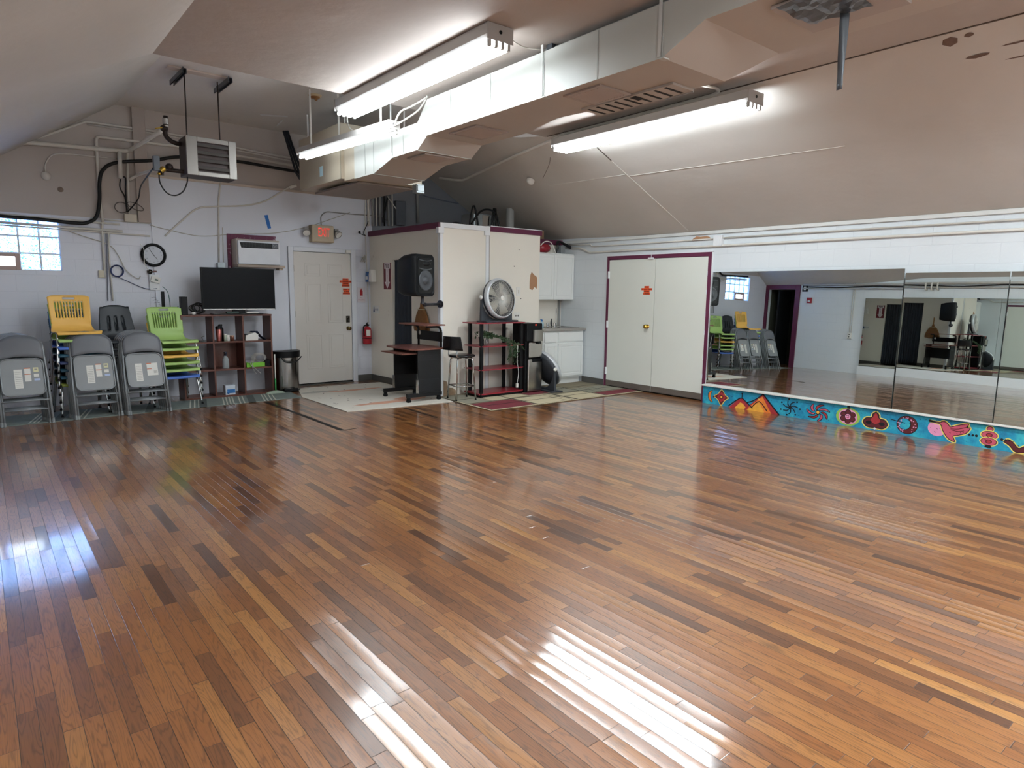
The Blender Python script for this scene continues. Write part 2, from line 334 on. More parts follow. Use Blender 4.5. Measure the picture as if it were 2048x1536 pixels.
# ---------------------------------------------------------------- the setting
struct('floor', MB().box((XL-1.6, YF-.1, -.1), (XR+.1, YB+.1, 0)), floor_mat())
b = MB()
WX0, WX1, WZ0, WZ1 = -.15, .865, 1.655, 2.255
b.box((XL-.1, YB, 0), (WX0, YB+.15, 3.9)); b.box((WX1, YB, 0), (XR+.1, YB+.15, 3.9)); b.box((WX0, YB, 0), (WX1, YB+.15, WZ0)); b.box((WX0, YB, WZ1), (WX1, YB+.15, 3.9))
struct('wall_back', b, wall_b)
b = MB().box((XR, YF, 0), (XR+.12, YB+.1, 3.0)); struct('wall_right', b, wall_r)
b = MB(); DY0, DY1, DZ = 8.92, 9.68, 2.0
b.box((XL-.12, YF, 0), (XL, DY0, 3.0)); b.box((XL-.12, DY1, 0), (XL, YB+.1, 3.0)); b.box((XL-.12, DY0, DZ), (XL, DY1, 3.0))
struct('wall_left', b, wall_l)
struct('wall_front', MB().box((XL-.1, YF-.12, 0), (XR+.1, YF, 3.9)), wall_r)
olive = M('dim_olive_paint', '6c6a5c', .8, var=.1, scale=2)
b = MB(); b.box((XL-1.6, DY0-.35, 0), (XL-1.5, YB+.1, 2.6)); b.box((XL-1.5, DY0-.35, 0), (XL-.12, DY0-.25, 2.6)); b.box((XL-1.5, YB, 0), (XL-.12, YB+.1, 2.6)); b.box((XL-1.6, DY0-.35, 2.6), (XL-.12, YB+.1, 2.7))
struct('wall_side', b, olive)
ZN, ZF = 3.33, 3.72
struct('ceiling', MB().box((1.2, YF, ZN), (5.56, 6.15, ZN+.5)), ceil_n)
b = MB(); b.box((1.2, 6.0, ZF), (5.7, YB+.1, ZF+.12)); struct('ceiling', b, ceil_f)
# near to rear the slopes change pitch, as the photo shows
def ruled(stations, n=14, th=.1, flip=1):
    rows = []
    for Y, (x0, z0), (x1, z1) in stations: rows.append([V((x0+(x1-x0)*j/n, Y, z0+(z1-z0)*j/n)) for j in range(n+1)])
    mb = MB(); mb.grid(rows, sm=True); up = [[q+V((0, 0, th)) for q in r] for r in rows]; mb.grid([r[::-1] for r in up], sm=True)
    for r, u in ((rows[0], up[0]), (rows[-1], up[-1])): mb.grid([r, u], sm=False)
    mb.grid([[r[0] for r in rows], [r[0] for r in up]], sm=False); mb.grid([[r[-1] for r in rows], [r[-1] for r in up]], sm=False)
    return mb
stL = [(YF, (XL, 2.25), (1.27, ZN)), (3, (XL, 2.25), (1.27, ZN)), (6.15, (XL, 2.24), (1.27, ZN+.002)), (6.3, (XL, 2.23), (1.33, 3.42)), (6.6, (XL, 2.2), (1.50, 3.6)), (7.0, (XL, 2.17), (1.62, 3.71)), (7.6, (XL, 2.14), (1.62, ZF+.01)), (8.6, (XL, 2.11), (1.60, ZF+.01)), (YB+.05, (XL, 2.09), (1.57, ZF+.01))]
struct('ceiling', ruled(stL), ceil_s)
stR = [(YF, (XR, 2.31), (5.5, ZN)), (3, (XR, 2.31), (5.5, ZN)), (6.1, (XR, 2.317), (5.5, ZN+.003)), (6.6, (XR, 2.32), (5.5, 3.4)), (7.4, (XR, 2.34), (5.5, 3.56)), (8.4, (XR, 2.36), (5.5, 3.68)), (YB+.05, (XR, 2.42), (5.5, ZF+.01))]
struct('ceiling', ruled(stR), ceil_s)
# seams and patches on the slopes
seam = M('seam_dark_line', '5b5049', .8); seamw = M('caulk_line', 'd8d4cd', .7)  # dark and pale lines along the ceiling joints
def zR(X): return 2.317+(ZN-2.317)*(XR-X)/(XR-5.5)
b = MB(); b.box((5.492, YF, ZN-.006), (5.508, 6.1, ZN-.0005)); struct('trim_2', b, seam)
b = MB()
for i, (xa, xb) in enumerate(((5.62, 6.1), (6.1, 6.6), (6.6, 7.1), (7.1, 7.7))):
    b.beam((xa, 5.6, zR(xa)-.003), (xb, 5.6, zR(xb)-.003), .012, .006, mi=0 if i == 0 else 1)
b.beam((6.38, 7.0, zR(6.38)+.02), (6.38, 5.62, zR(6.38)-.003), .01, .004, mi=1); b.beam((6.42, 5.6, zR(6.42)-.003), (6.5, 3.0, zR(6.5)-.003), .012, .004, mi=1)
struct('trim_3', b, [seam, seamw])
# raised wall face and ledge on the back wall, pilaster
b = MB(); b.box((1.87, YB-.018, 0), (3.645, YB, 2.885)); b.box((3.645, YB-.018, 2.10), (4.95, YB, 2.885)); struct('trim_4', b, M('white_panel_paint', 'dee1ea', .5, var=.02, scale=3))
b = MB(); b.box((1.87, YB-.035, 2.885), (5.0, YB, 2.915)); struct('trim_5', b, beige)
b = MB(); b.box((1.72, YB-.045, 2.30), (1.865, YB, ZF)); struct('trim_6', b, M('pilaster_beige', 'b1a59d', .6), bevel=.004)
# window_1: glass block window with a small vent
def glassblock():
    m, t, p = nodes('glass_block'); L = t.links
    g = N(t, 'ShaderNodeNewGeometry'); v = N(t, 'ShaderNodeTexNoise'); v.inputs['Scale'].default_value = 34; v.inputs['Detail'].default_value = 3; v.inputs['Distortion'].default_value = 2.2
    n = N(t, 'ShaderNodeTexNoise'); n.inputs['Scale'].default_value = 14; L.new(g.outputs['Position'], n.inputs['Vector']); L.new(g.outputs['Position'], v.inputs['Vector'])
    bp = N(t, 'ShaderNodeBump'); bp.inputs['Distance'].default_value = .03; L.new(v.outputs['Fac'], bp.inputs['Height']); L.new(bp.outputs[0], p.inputs['Normal'])
    cr = N(t, 'ShaderNodeValToRGB'); L.new(v.outputs['Fac'], cr.inputs[0]); e = cr.color_ramp.elements; e[0].position = .40; e[0].color = srgb('5f97dc'); e[1].position = .58; e[1].color = srgb('f6fbff')
    tl = N(t, 'ShaderNodeBsdfTranslucent'); L.new(cr.outputs[0], tl.inputs[0]); tr = N(t, 'ShaderNodeBsdfTransparent'); L.new(cr.outputs[0], tr.inputs[0])
    mx = N(t, 'ShaderNodeMixShader'); mx.inputs[0].default_value = .55; L.new(tr.outputs[0], mx.inputs[1]); L.new(tl.outputs[0], mx.inputs[2])
    gl = N(t, 'ShaderNodeBsdfGlossy'); gl.inputs['Roughness'].default_value = .1; L.new(bp.outputs[0], gl.inputs['Normal'])
    m2 = N(t, 'ShaderNodeMixShader'); m2.inputs[0].default_value = .06; L.new(mx.outputs[0], m2.inputs[1]); L.new(gl.outputs[0], m2.inputs[2])
    L.new(m2.outputs[0], t.nodes['Material Output'].inputs[0]); return m
gbm = glassblock()
win = bpy.data.objects.new('window_1', None); C.objects.link(win); win.location = (.36, YB, WZ0); win['kind'] = 'structure'; WORLD.add('window_1')
fr = MB()
cols = [WX0+.203*i for i in range(6)]; rws = [WZ0+.2*i for i in range(4)]
VX0, VX1 = cols[1], cols[3]
for x in cols: 
    z0 = WZ0 if not (VX0 < x < VX1-.01) else rws[1]
    fr.box((x-.009, YB+.02, z0), (x+.009, YB+.10, WZ1))
for z in rws:
    if z == rws[0]: fr.box((WX0, YB+.02, z-.002), (VX0, YB+.10, z+.01)); fr.box((VX1, YB+.02, z-.002), (WX1, YB+.10, z+.01))
    else: fr.box((WX0, YB+.021, z-.009), (WX1, YB+.099, min(z+.009, WZ1)))
build('mortar', fr, M('pale_mortar', 'e6eef2', .5), win)
for i in range(5):
    for j in range(3):
        if j == 0 and i in (1, 2): continue
        x, z = cols[i]+.009, rws[j]+.009
        q = MB(); q.box((x, YB+.035, z), (x+.185, YB+.04, z+.182)); build('glass_block', q, gbm, win)
tan = M('tan_vent_frame', 'b39b93', .5); q = MB(); z0, z1 = WZ0, rws[1]-.009
q.box((VX0, YB-.005, z0), (VX0+.045, YB+.08, z1)); q.box((VX1-.045, YB-.005, z0), (VX1, YB+.08, z1)); q.box((VX0+.045, YB-.005, z0), (VX1-.045, YB+.08, z0+.045)); q.box((VX0+.045, YB-.005, z1-.035), (VX1-.045, YB+.08, z1))
vf = build('vent_frame', q, tan, win, bevel=.003)
clr = M('clear_pane', 'ffffff', .02, trans=1., ior=1.1, var=.0)
q = MB(); q.box((VX0+.045, YB+.03, z0+.045), (VX1-.045, YB+.035, z1-.035)); build('vent_pane', q, clr, vf)
# purple door_3 in the left wall
d3 = bpy.data.objects.new('door_3', None); C.objects.link(d3); d3.location = (XL, 9.3, 0); d3['kind'] = 'structure'; WORLD.add('door_3')
q = MB(); q.box((XL-.02, DY0-.13, 0), (XL+.03, DY0, 2.2)); q.box((XL-.02, DY1, 0), (XL+.03, YB-.002, 2.2)); q.box((XL-.02, DY0, DZ), (XL+.03, DY1, 2.2)); build('door_frame', q, purple, d3, bevel=.004)
R = Matrix.Rotation(math.radians(70), 3, 'Z'); q = MB(); q.box((XL-.62, DY1-.30, .01), (XL-.02, DY1-.26, 1.98)); build('door_leaf', q, M('black_door_paint', '1d1f24', .5), d3)
# the closet box with the curtain, kitchen back wall
PX, PY, PH = 5.0, 7.68, 2.33
OY0, OY1, OZ = 8.46, 9.03, 1.93
b = MB(); b.box((PX, PY+.12, 0), (PX+.1, OY0, PH)); b.box((PX, OY1, 0), (PX+.1, YB, PH)); b.box((PX, OY0, OZ), (PX+.1, OY1, PH)); b.box((PX+.1, OY1, 0), (PX+.32, OY1+.06, OZ))
b.box((PX, PY, 0), (6.82, PY+.12, PH)); b.box((6.72, PY+.12, 0), (6.82, 8.15, PH)); b.box((6.82, 8.15, 0), (XR, 8.25, 2.27)); b.box((PX+.1, PY+.12, 2.2), (6.72, YB, 2.26)); b.box((6.72, 8.25, 2.15), (XR, YB, 2.2)); b.box((6.75, 8.25, 0), (6.8, YB, 2.2))
struct('wall_partition', b, cream)
q = MB(); q.box((PX-.025, PY+.01, 2.32), (PX+.05, YB, 2.40)); q.box((5.84, PY-.025, 2.33), (6.84, PY+.05, 2.40)); q.box((6.82, 8.12, 2.25), (XR-.02, 8.2, 2.33)); struct('trim_7', q, purple, bevel=.003)
q = MB(); q.box((PX-.012, PY-.012, 0), (PX+.035, PY+.0, PH)); q.box((PX-.012, PY-.0, 0), (PX, PY+.05, PH)); q.box((5.775, PY-.01, 0), (5.835, PY, PH)); q.box((PX-.01, PY-.02, PH), (5.84, PY+.12, 2.395)); q.box((PX-.05, PY-.03, 2.25), (PX+.04, PY+.03, 2.33)); q.box((5.74, PY-.03, 2.27), (5.83, PY, 2.33)); q.box((5.84, PY-.03, 2.40), (6.84, PY+.1, 2.41))
struct('trim_8', q, white)
q = MB(); q.box((5.828, PY-.012, .0), (5.836, PY-.0105, PH)); struct('trim_9', q, M('grey_joint', '77746f', .7))
# baseboards
q = MB(); q.box((4.74, YB-.02, 0), (PX, YB, .1)); struct('baseboard_back', q, greybase)
q = MB(); q.box((PX-.012, OY1, 0), (PX, YB-.02, .1)); q.box((PX-.012, PY+.06, 0), (PX, OY0, .1)); struct('baseboard_partition', q, greybase)
q = MB(); q.box((XR-.015, 7.10, 0), (XR, 7.6, .1)); struct('baseboard_right', q, greybase)
# right wall ledge strip along the ceiling line
q = MB(); q.box((XR-.03, YF, 2.27), (XR, 8.1, 2.315)); struct('trim_10', q, M('ledge_white', 'd5d6d3', .5), bevel=.006)
# ---------------------------------------------------------------- door_1: exit door in the back wall
def empty_struct(name, loc):
    o = bpy.data.objects.new(name, None); C.objects.link(o); o.location = loc; o['kind'] = 'structure'; WORLD.add(o.name); return o
doorp = M('ivory_door_paint', 'dad5ce', .45, var=.03, scale=2, dirt='a79f94', dscale=1.5, dcut=.66, damt=.4)
trimp = M('white_trim_paint', 'dfe2e8', .45, var=.03)
d1 = empty_struct('door_1', (4.2, YB, 0))
q = MB(); q.box((3.655, YB-.045, 0), (3.73, YB-.018, 2.10)); q.box((4.655, YB-.045, 0), (4.735, YB-.018, 2.10)); q.box((3.73, YB-.045, 2.035), (4.655, YB-.018, 2.10)); build('door_frame', q, trimp, d1, bevel=.006)
q = MB(); q.box((3.73, YB-.012, .012), (4.652, YB-.002, 2.032)); build('door_gap', q, darkgap, d1)
q = MB(); q.box((3.735, YB-.03, .03), (4.648, YB-.010, 2.028))
rct = [(3.90, 4.15, 1.67, 1.86), (4.26, 4.51, 1.67, 1.86), (3.90, 4.15, .96, 1.56), (4.26, 4.51, .96, 1.56), (3.90, 4.15, .25, .78), (4.26, 4.51, .25, .78)]
for x0, x1, z0, z1 in rct:
    y = YB-.03
    for a, c, d, e in ((x0, x1, z0, z0+.014), (x0, x1, z1-.014, z1), (x0, x0+.014, z0, z1), (x1-.014, x1, z0, z1)): q.box((a, y-.004, d), (c, y, e))
    q.box((x0+.035, y-.005, z0+.035), (x1-.035, y, z1-.035))
lf = build('door_leaf', q, doorp, d1, bevel=.003)
brass = M('aged_brass', '8f7a4e', .25, 1., var=.1)
q = MB(); q.lathe([(.031, 0), (.031, .006), (.012, .01), (.012, .03), (.022, .038), (.03, .052), (.027, .068), (.001, .074)], (4.585, YB-.03, .865), (0, -1, 0)); build('door_knob', q, brass, d1)
q = MB(); q.box((4.55, YB-.04, .955), (4.615, YB-.03, 1.06)); q.cyl((4.583, YB-.04, .995), (4.583, YB-.055, .995), .022); q.box((4.577, YB-.07, .975), (4.589, YB-.055, 1.015)); q.lathe([(.02, 0), (.018, .008), (0, .01)], (4.583, YB-.04, 1.035), (0, -1, 0)); build('deadbolt', q, M('dark_nickel', '5b564f', .3, 1.), d1, bevel=.004)
q = MB()
for z in (.25, 1.1, 1.78): q.cyl((3.733, YB-.037, z-.045), (3.733, YB-.037, z+.045), .006, n=8)
build('hinge', q, M('painted_hinge', 'a7a49e', .5), d1)
q = MB(); q.box((4.56, YB-.075, 2.04), (4.64, YB-.045, 2.085)); q.box((4.55, YB-.06, 2.03), (4.60, YB-.045, 2.05)); build('door_contact', q, paper, d1, bevel=.003)
q = MB(); q.box((3.73, YB-.05, 0), (4.655, YB-.012, .014)); build('threshold', q, greybase, d1)
orange = M('orange_sticker', 'e2592b', .5); dred = M('dark_red_print', '6e1a10', .5)
def sticker(name, o, u, ws, lh, label):
    q = MB(); o = V(o); u = V(u); n = u.cross(V((0, 0, 1))); z = 0
    for w in ws:
        a = o+V((0, 0, -z)); q.add([a-u*w/2-V((0, 0, lh/2)), a+u*w/2-V((0, 0, lh/2)), a+u*w/2+V((0, 0, lh/2)), a-u*w/2+V((0, 0, lh/2))], [(0, 1, 2, 3)], 0)
        k = int(w/.0115)
        for i in range(k):
            if random.random() < .12: continue
            c = a+u*(-w/2+w*(i+.5)/k)+n*.0012; hh = lh*.26
            q.add([c-u*.0042-V((0, 0, hh)), c+u*.0042-V((0, 0, hh)), c+u*.0042+V((0, 0, hh)), c-u*.0042+V((0, 0, hh))], [(0, 1, 2, 3)], 1)
        z += lh
    for i in range(len(q.v)): pass
    return single(name, q, [orange, dred], label, 'sticker')
s_ = MB()
sticker('orange_sticker', (4.555, YB-.038, 1.63), (1, 0, 0), (.10, .20, .11, .13), .032, 'orange four line lettering sticker on white exit door beside the latch edge')
sticker('orange_sticker', (4.565, YB-.038, 1.475), (1, 0, 0), (.11, .10, .12), .03, 'smaller orange sticker, lower of the two on the exit door')
# ---------------------------------------------------------------- door_2: double door in the right wall
d2 = empty_struct('door_2', (XR, 6.15, 0)); A0, A1 = 5.21, 7.09
q = MB(); x0 = XR-.035; q.box((x0, A0, 0), (XR, A0+.05, 2.035)); q.box((x0, A1-.045, 0), (XR, A1, 2.035)); q.box((x0, A0+.05, 1.98), (XR, A1-.045, 2.035)); build('door_frame', q, purple, d2, bevel=.004)
q = MB()
for a, c in (((A0-.012), A0), (A1, A1+.012)): q.box((x0+.01, a, 0), (XR, c, 2.045))
q.box((x0+.01, A0-.012, 2.035), (XR, A1+.012, 2.047)); build('paint_edge', q, white, d2)
leafm = M('cream_green_door_paint', 'dcded5', .42, var=.02, scale=3); kick = M('brown_grey_kick_strip', '5f5750', .6)
for k, (a, c) in enumerate(((A0+.052, 6.142), (6.150, A1-.047))):
    q = MB(); q.box((XR-.03, a, .02), (XR-.004, c, 1.975)); lf = build('door_leaf', q, leafm, d2, bevel=.002)
    q = MB(); q.box((XR-.034, a+.002, .022), (XR-.03, c-.002, .105)); build('kick_strip', q, kick, lf)
q = MB(); q.box((XR-.012, 6.142, .02), (XR-.008, 6.150, 1.98)); build('door_gap', q, darkgap, d2)
q = MB(); q.lathe([(.034, 0), (.034, .006), (.013, .01), (.013, .03), (.024, .038), (.032, .052), (.029, .068), (.001, .074)], (XR-.03, 6.25, .985), (-1, 0, 0)); build('door_knob', q, M('polished_brass', 'c9a24a', .18, 1.), d2)
q = MB()
for z in (1.75, .985, .25): q.box((XR-.045, A1-.06, z-.055), (XR-.03, A1-.03, z+.055)); q.cyl((XR-.045, A1-.05, z-.055), (XR-.045, A1-.05, z+.055), .007, n=8)
for z in (.35, .6, .95, 1.2, 1.5, 1.75): q.cyl((XR-.04, A0+.05, z-.03), (XR-.04, A0+.05, z+.03), .006, n=8)
build('hinge', q, white, d2)
q = MB(); q.box((XR-.06, 6.18, 1.965), (XR-.03, 6.27, 1.99)); q.cyl((XR-.045, 6.22, 1.98), (XR-.045, 6.22, 2.06), .004, n=6); build('door_latch', q, white, d2, bevel=.003)
q = MB(); q.box((XR-.01, A0+.03, 0), (XR+.0, A1-.03, .022)); build('door_gap', q, darkgap, d2)
sticker('orange_sticker', (XR-.033, 6.29, 1.565), (0, -1, 0), (.09, .20, .11, .13), .032, 'orange lettering sticker on the white double door, above the brass knob')
# ---------------------------------------------------------------- mirrors on the right wall and the painted ledge below
mirror = M('mirror_silver', 'e9efec', .0, 1., var=0.)
def mirror_panel(y0, y1, z0, z1, yw, tl, xp, label, name='wall_mirror', side=-1, lean0=None):
    # yw, tl: how far the sheet is turned and leaned out from the wall
    t = thing(name, label, 'mirror', (xp, (y0+y1)/2, z0))
    n = V((side, yw, tl)).normalized(); p0 = V((xp, lean0 if lean0 is not None else y1, z0))
    def P(y, z, d=0): x = p0.x-(n.y*(y-p0.y)+n.z*(z-p0.z))/n.x; return V((x, y, z))+n*d
    a = [P(y0, z0), P(y1, z0), P(y1, z1), P(y0, z1)]; bk = [q-n*.006 for q in a]
    q = MB(); q.add(a, [(0, 1, 2, 3)] if side < 0 else [(3, 2, 1, 0)]); build('mirror_glass', q, mirror, t)
    q = MB(); q.add(a+bk, [(4, 7, 6, 5), (0, 4, 5, 1), (1, 5, 6, 2), (2, 6, 7, 3), (3, 7, 4, 0)]); build('mirror_edge', q, M('mirror_edge_green', '4c5a56', .3), t)
    return t
mirror_panel(2.80, 5.165, .262, 1.765, .020, .022, XR-.075, 'tall frameless mirror panel on the right wall, next to the double door', lean0=5.165)
mirror_panel(1.87, 2.785, .262, 1.72, .035, .020, XR-.122, 'narrow frameless mirror panel on the right wall, second from the double door', lean0=2.785)
mirror_panel(-.5, 1.86, .262, 1.72, .033, .020, XR-.153, 'frameless mirror panel on the right wall, nearest the camera', lean0=1.86)
mw = thing('mural_ledge', 'low ledge under the mirrors painted turquoise with birds, flowers and mountains', 'mural', (XR-.1, 2, 0))
q = MB(); q.box((XR-.125, YF, 0), (XR, 5.17, .24)); 
def mural_mat():
    m, t, b = nodes('turquoise_mural_paint'); L = t.links; g = N(t, 'ShaderNodeNewGeometry'); n = N(t, 'ShaderNodeTexNoise'); n.inputs['Scale'].default_value = 7; n.inputs['Detail'].default_value = 7; n.inputs['Roughness'].default_value = .7; L.new(g.outputs['Position'], n.inputs['Vector'])
    cr = N(t, 'ShaderNodeValToRGB'); L.new(n.outputs['Fac'], cr.inputs[0]); e = cr.color_ramp.elements; e[0].position = .3; e[0].color = srgb('0f5f86'); e[1].position = .72; e[1].color = srgb('3fb4b8'); k = e.new(.5); k.color = srgb('1a8aaa')
    L.new(cr.outputs[0], b.inputs['Base Color']); b.inputs['Roughness'].default_value = .5; return m
mm = [mural_mat(), M('mural_black', '171a24', .6), M('mural_yellow', 'd9c465', .6, var=.1, scale=40), M('mural_red', '9c2b30', .6, var=.25, scale=30), M('mural_pink', 'd98fb0', .6, var=.1, scale=30), M('mural_orange', 'd9792f', .6, var=.25, scale=12), M('mural_dark_red', '56161d', .6, var=.2, scale=30), M('mural_rose', 'b84d62', .6, var=.2, scale=20), M('mural_green', '8db04a', .6, var=.3, scale=60), M('mural_white', 'cfdadf', .6), M('mural_gold', 'e0a23c', .6, var=.2, scale=20)]
XM = XR-.125; lay = [0]
def mp(pts, mi):
    lay[0] += 1; x = XM-.0004-.00012*(lay[0] % 40)
    q.add([(x, y, z) for y, z in pts], [list(range(len(pts)))], mi)
def disc(y, z, r, mi, rz=None, n=20): mp([(y+r*math.cos(2*PI*i/n), z+(rz or r)*math.sin(2*PI*i/n)) for i in range(n)], mi)
def stroke(pts, w, mi):
    pts = [V((a, c, 0)) for a, c in pts]
    pts = [V(p) for p in smooth_path(pts, 5)] if len(pts) > 2 else pts; Lf, Rt = [], []
    for i, p in enumerate(pts):
        d = (pts[min(i+1, len(pts)-1)]-pts[max(i-1, 0)]).normalized(); n = V((-d.y, d.x, 0))*w/2; Lf.append(p+n); Rt.append(p-n)
    lay[0] += 1; x = XM-.0004-.00012*(lay[0] % 40)
    for i in range(len(pts)-1): q.add([(x, a.x, a.y) for a in (Lf[i], Rt[i], Rt[i+1], Lf[i+1])], [(0, 1, 2, 3)], mi)
def YM(px, py=820): return rw(px, py, .125).y
def shape(pts, mi, out=None, w=.008, rim=None, rw_=.016):
    if rim is not None: stroke(pts+[pts[0]], rw_+w, rim)
    mp([(p.x, p.y) for p in smooth_path([V((a, c, 0)) for a, c in pts], 4, True)], mi)
    if out is not None: stroke(pts+[pts[0]], w, out)
# moon by the door
lay[0] = 0; y = 5.04; shape([(y-.02, .19), (y+.03, .16), (y+.045, .11), (y+.02, .05), (y-.03, .03), (y+.0, .08), (y+.0, .14)], 5, 1)
disc(y-.045, .105, .012, 6)
# four petal star
lay[0] = 0; y = 4.88; shape([(y-.11, .115), (y-.05, .155), (y, .215), (y+.05, .155), (y+.11, .115), (y+.05, .07), (y, .005), (y-.05, .07)], 6, 2, .01)
for a in (PI/4, 3*PI/4, 5*PI/4, 7*PI/4, 0, PI/2, PI, 3*PI/2): disc(y+.045*math.cos(a), .115+.045*math.sin(a), .018, 3)
disc(y, .115, .014, 10)
# mountains (y grows away from the camera)
mp([(4.760, 0), (4.625, .12), (4.577, .135), (4.530, .11), (4.422, 0)], 3); mp([(4.679, 0), (4.598, .085), (4.557, .07), (4.490, 0)], 10)
mp([(4.544, .0), (4.287, .225), (4.070, 0)], 3); mp([(4.496, .02), (4.294, .20), (4.165, 0)], 5); mp([(4.503, 0), (4.334, .12), (4.253, 0)], 10)
stroke([(4.774, .01), (4.632, .12), (4.577, .14), (4.530, .11), (4.422, .03)], .014, 1); stroke([(4.503, .095), (4.408, .135), (4.287, .23)], .014, 1); stroke([(4.287, .23), (4.179, .12), (4.057, 0)], .018, 1); stroke([(4.436, .04), (4.334, .13), (4.219, .02)], .012, 1)
stroke([(4.577, .15), (4.577, .2)], .012, 1); disc(4.577, .2, .012, 1); disc(4.341, .16, .008, 2)
# curled flower outline
lay[0] = 0; y = 3.925
for k in range(7):
    a = 2*PI*k/7; stroke([(y, .115), (y+.05*math.cos(a), .115+.05*math.sin(a)), (y+.10*math.cos(a+.35), .115+.085*math.sin(a+.35))], .012, 1); disc(y+.125*math.cos(a+.5), .115+.1*math.sin(a+.5), .011, 1)
disc(y, .115, .02, 1)
# pinwheel sun
lay[0] = 0; y = 3.581
for k in range(7):
    a = 2*PI*k/7+.3; P = lambda r, t: (y+r*1.15*math.cos(a+t), .105+r*.85*math.sin(a+t))
    shape([P(.03, 0), P(.07, .45), P(.125, .85), P(.10, .35), P(.06, -.1)], 3 if k % 2 else 7, 1, .007)
disc(y, .105, .028, 1); disc(y, .105, .018, 10)
# flower
lay[0] = 0; y = 3.237; disc(y, .108, .135, 8, .105); disc(y, .108, .105, 4, .088)
for k in range(6): a = 2*PI*k/6+.5; disc(y+.058*math.cos(a), .108+.05*math.sin(a), .034, 1); disc(y+.058*math.cos(a), .108+.05*math.sin(a), .027, 6)
disc(y, .108, .036, 1); disc(y, .108, .03, 4); disc(y+.01, .118, .005, 1); disc(y-.01, .118, .005, 1); stroke([(y-.014, .1), (y, .094), (y+.014, .1)], .006, 3); stroke([(y, .2), (y, .235)], .03, 1)
# three lobed cap
lay[0] = 0; y = 2.941; shape([(y, .205), (y-.03, .18), (y-.04, .14), (y-.10, .125), (y-.125, .075), (y-.08, .03), (y, .03), (y+.08, .03), (y+.125, .075), (y+.10, .125), (y+.04, .14), (y+.03, .18)], 6, 1, .01, 2, .022)
shape([(y, .195), (y-.025, .15), (y-.05, .11), (y, .07), (y+.05, .11), (y+.025, .15)], 3); disc(y-.07, .08, .03, 1, .02); disc(y+.07, .08, .03, 1, .02); disc(y, .02, .012, 9); stroke([(y, .2), (y, .24)], .006, 1)
# crescent ring
lay[0] = 0; y = 2.622; disc(y, .115, .105, 1, .1); disc(y, .115, .097, 6, .093)
for k in range(44): a = random.uniform(0, 2*PI); r = random.uniform(.065, .092); disc(y+r*math.cos(a), .115+r*.95*math.sin(a), .006, 4, n=6)
disc(y+.025, .122, .064, 1, .066); disc(y+.027, .122, .058, 0, .06); stroke([(y+.16, .15), (y+.02, .13)], .008, 1)
# bird
lay[0] = 0; y = 2.27; disc(y+.07, .125, .085, 4, .08)
bird = [(y+.15, .195), (y+.05, .192), (y+.03, .205), (y, .205), (y-.03, .18), (y-.05, .16), (y-.12, .19), (y-.2, .215), (y-.19, .175), (y-.22, .175), (y-.19, .12), (y-.12, .085), (y-.08, .07), (y-.10, .015), (y-.05, .03), (y-.01, .07), (y+.02, .12), (y+.04, .17), (y+.08, .182)]
shape(bird, 7, 1, .007, 2, .02); stroke([(y-.05, .14), (y-.12, .15), (y-.19, .18)], .007, 6); stroke([(y-.06, .13), (y-.12, .125), (y-.17, .14)], .007, 6)
# stacked rings
lay[0] = 0; y = 1.886
disc(y, .195, .036, 2); disc(y, .195, .028, 1); disc(y, .195, .022, 7)
for z in (.135, .07): disc(y, z, .078, 2, .048); disc(y, z, .068, 1, .04); disc(y, z, .062, 7, .035); disc(y, z, .028, 6, .022); disc(y, z, .018, 3, .014)
disc(y, .02, .03, 1, .015)
for s in (-1, 1):
    for k in range(3): disc(y+s*(.105+.03*k), .11, .013-.002*k, 1)
# running creature and further motifs toward the camera
lay[0] = 0; y = 1.685; shape([(y+.08, .09), (y+.05, .12), (y+.01, .1), (y-.04, .05), (y-.09, .08), (y-.16, .12), (y-.2, .06), (y-.1, .02), (y-.02, .01), (y+.03, .06)], 6, 1, .007, 2, .02)
for yy in (1.25, .8, .3, -.3): disc(yy, .115, .085, 2); disc(yy, .115, .075, 1); disc(yy, .115, .065, 3); disc(yy, .115, .03, 10)
for i in range(150):
    yy = random.uniform(.5, 5.1); zz = random.uniform(.02, .22); stroke([(yy, zz), (yy+random.uniform(-.015, .015), zz+random.uniform(-.012, .012))], .004, 1)
build('painted_board', q, mm, mw)
q = MB(); q.box((XR-.165, YF, .24), (XR, 5.17, .26)); build('ledge_top', q, M('white_ledge_paint', 'd8d6d0', .45, dirt='7d6455', dscale=9, dcut=.62, damt=.6), mw, bevel=.003)
# ---------------------------------------------------------------- things on the left wall, seen in the mirror
mirror_panel(4.70, 7.12, .20, 1.80, -.012, .005, XL+.065, 'mirror panel on the left wall, showing a dark doorway in the reflection', side=1)
mirror_panel(2.3, 4.695, .20, 1.80, -.012, .005, XL+.036, 'mirror panel on the left wall, showing the desk and fan in the reflection', side=1)
mirror_panel(-.2, 2.28, .20, 1.80, .0, .0, XL+.03, 'mirror panel on the left wall behind the camera side', side=1)
q = MB(); q.box((XL, -.3, 0), (XL+.07, 7.15, .195)); struct('trim_11', q, white)
fa = thing('fire_alarm', 'small red fire alarm horn on the left wall by the purple doorway', 'alarm', (XL+.03, 8.52, 1.72))
q = MB(); q.box((XL, 8.46, 1.66), (XL+.05, 8.58, 1.80)); build('housing', q, M('red_plastic', 'a3202a', .4), fa, bevel=.008)
q = MB(); q.box((XL+.05, 8.49, 1.69), (XL+.055, 8.55, 1.73)); build('strobe', q, paper, fa)
fp = thing('picture_frame', 'little dark framed picture hanging at the top of the left wall', 'picture', (XL+.02, 8.66, 1.95))
q = MB(); q.box((XL, 8.6, 1.95), (XL+.02, 8.74, 2.12)); build('frame', q, blackp, fp, bevel=.003)
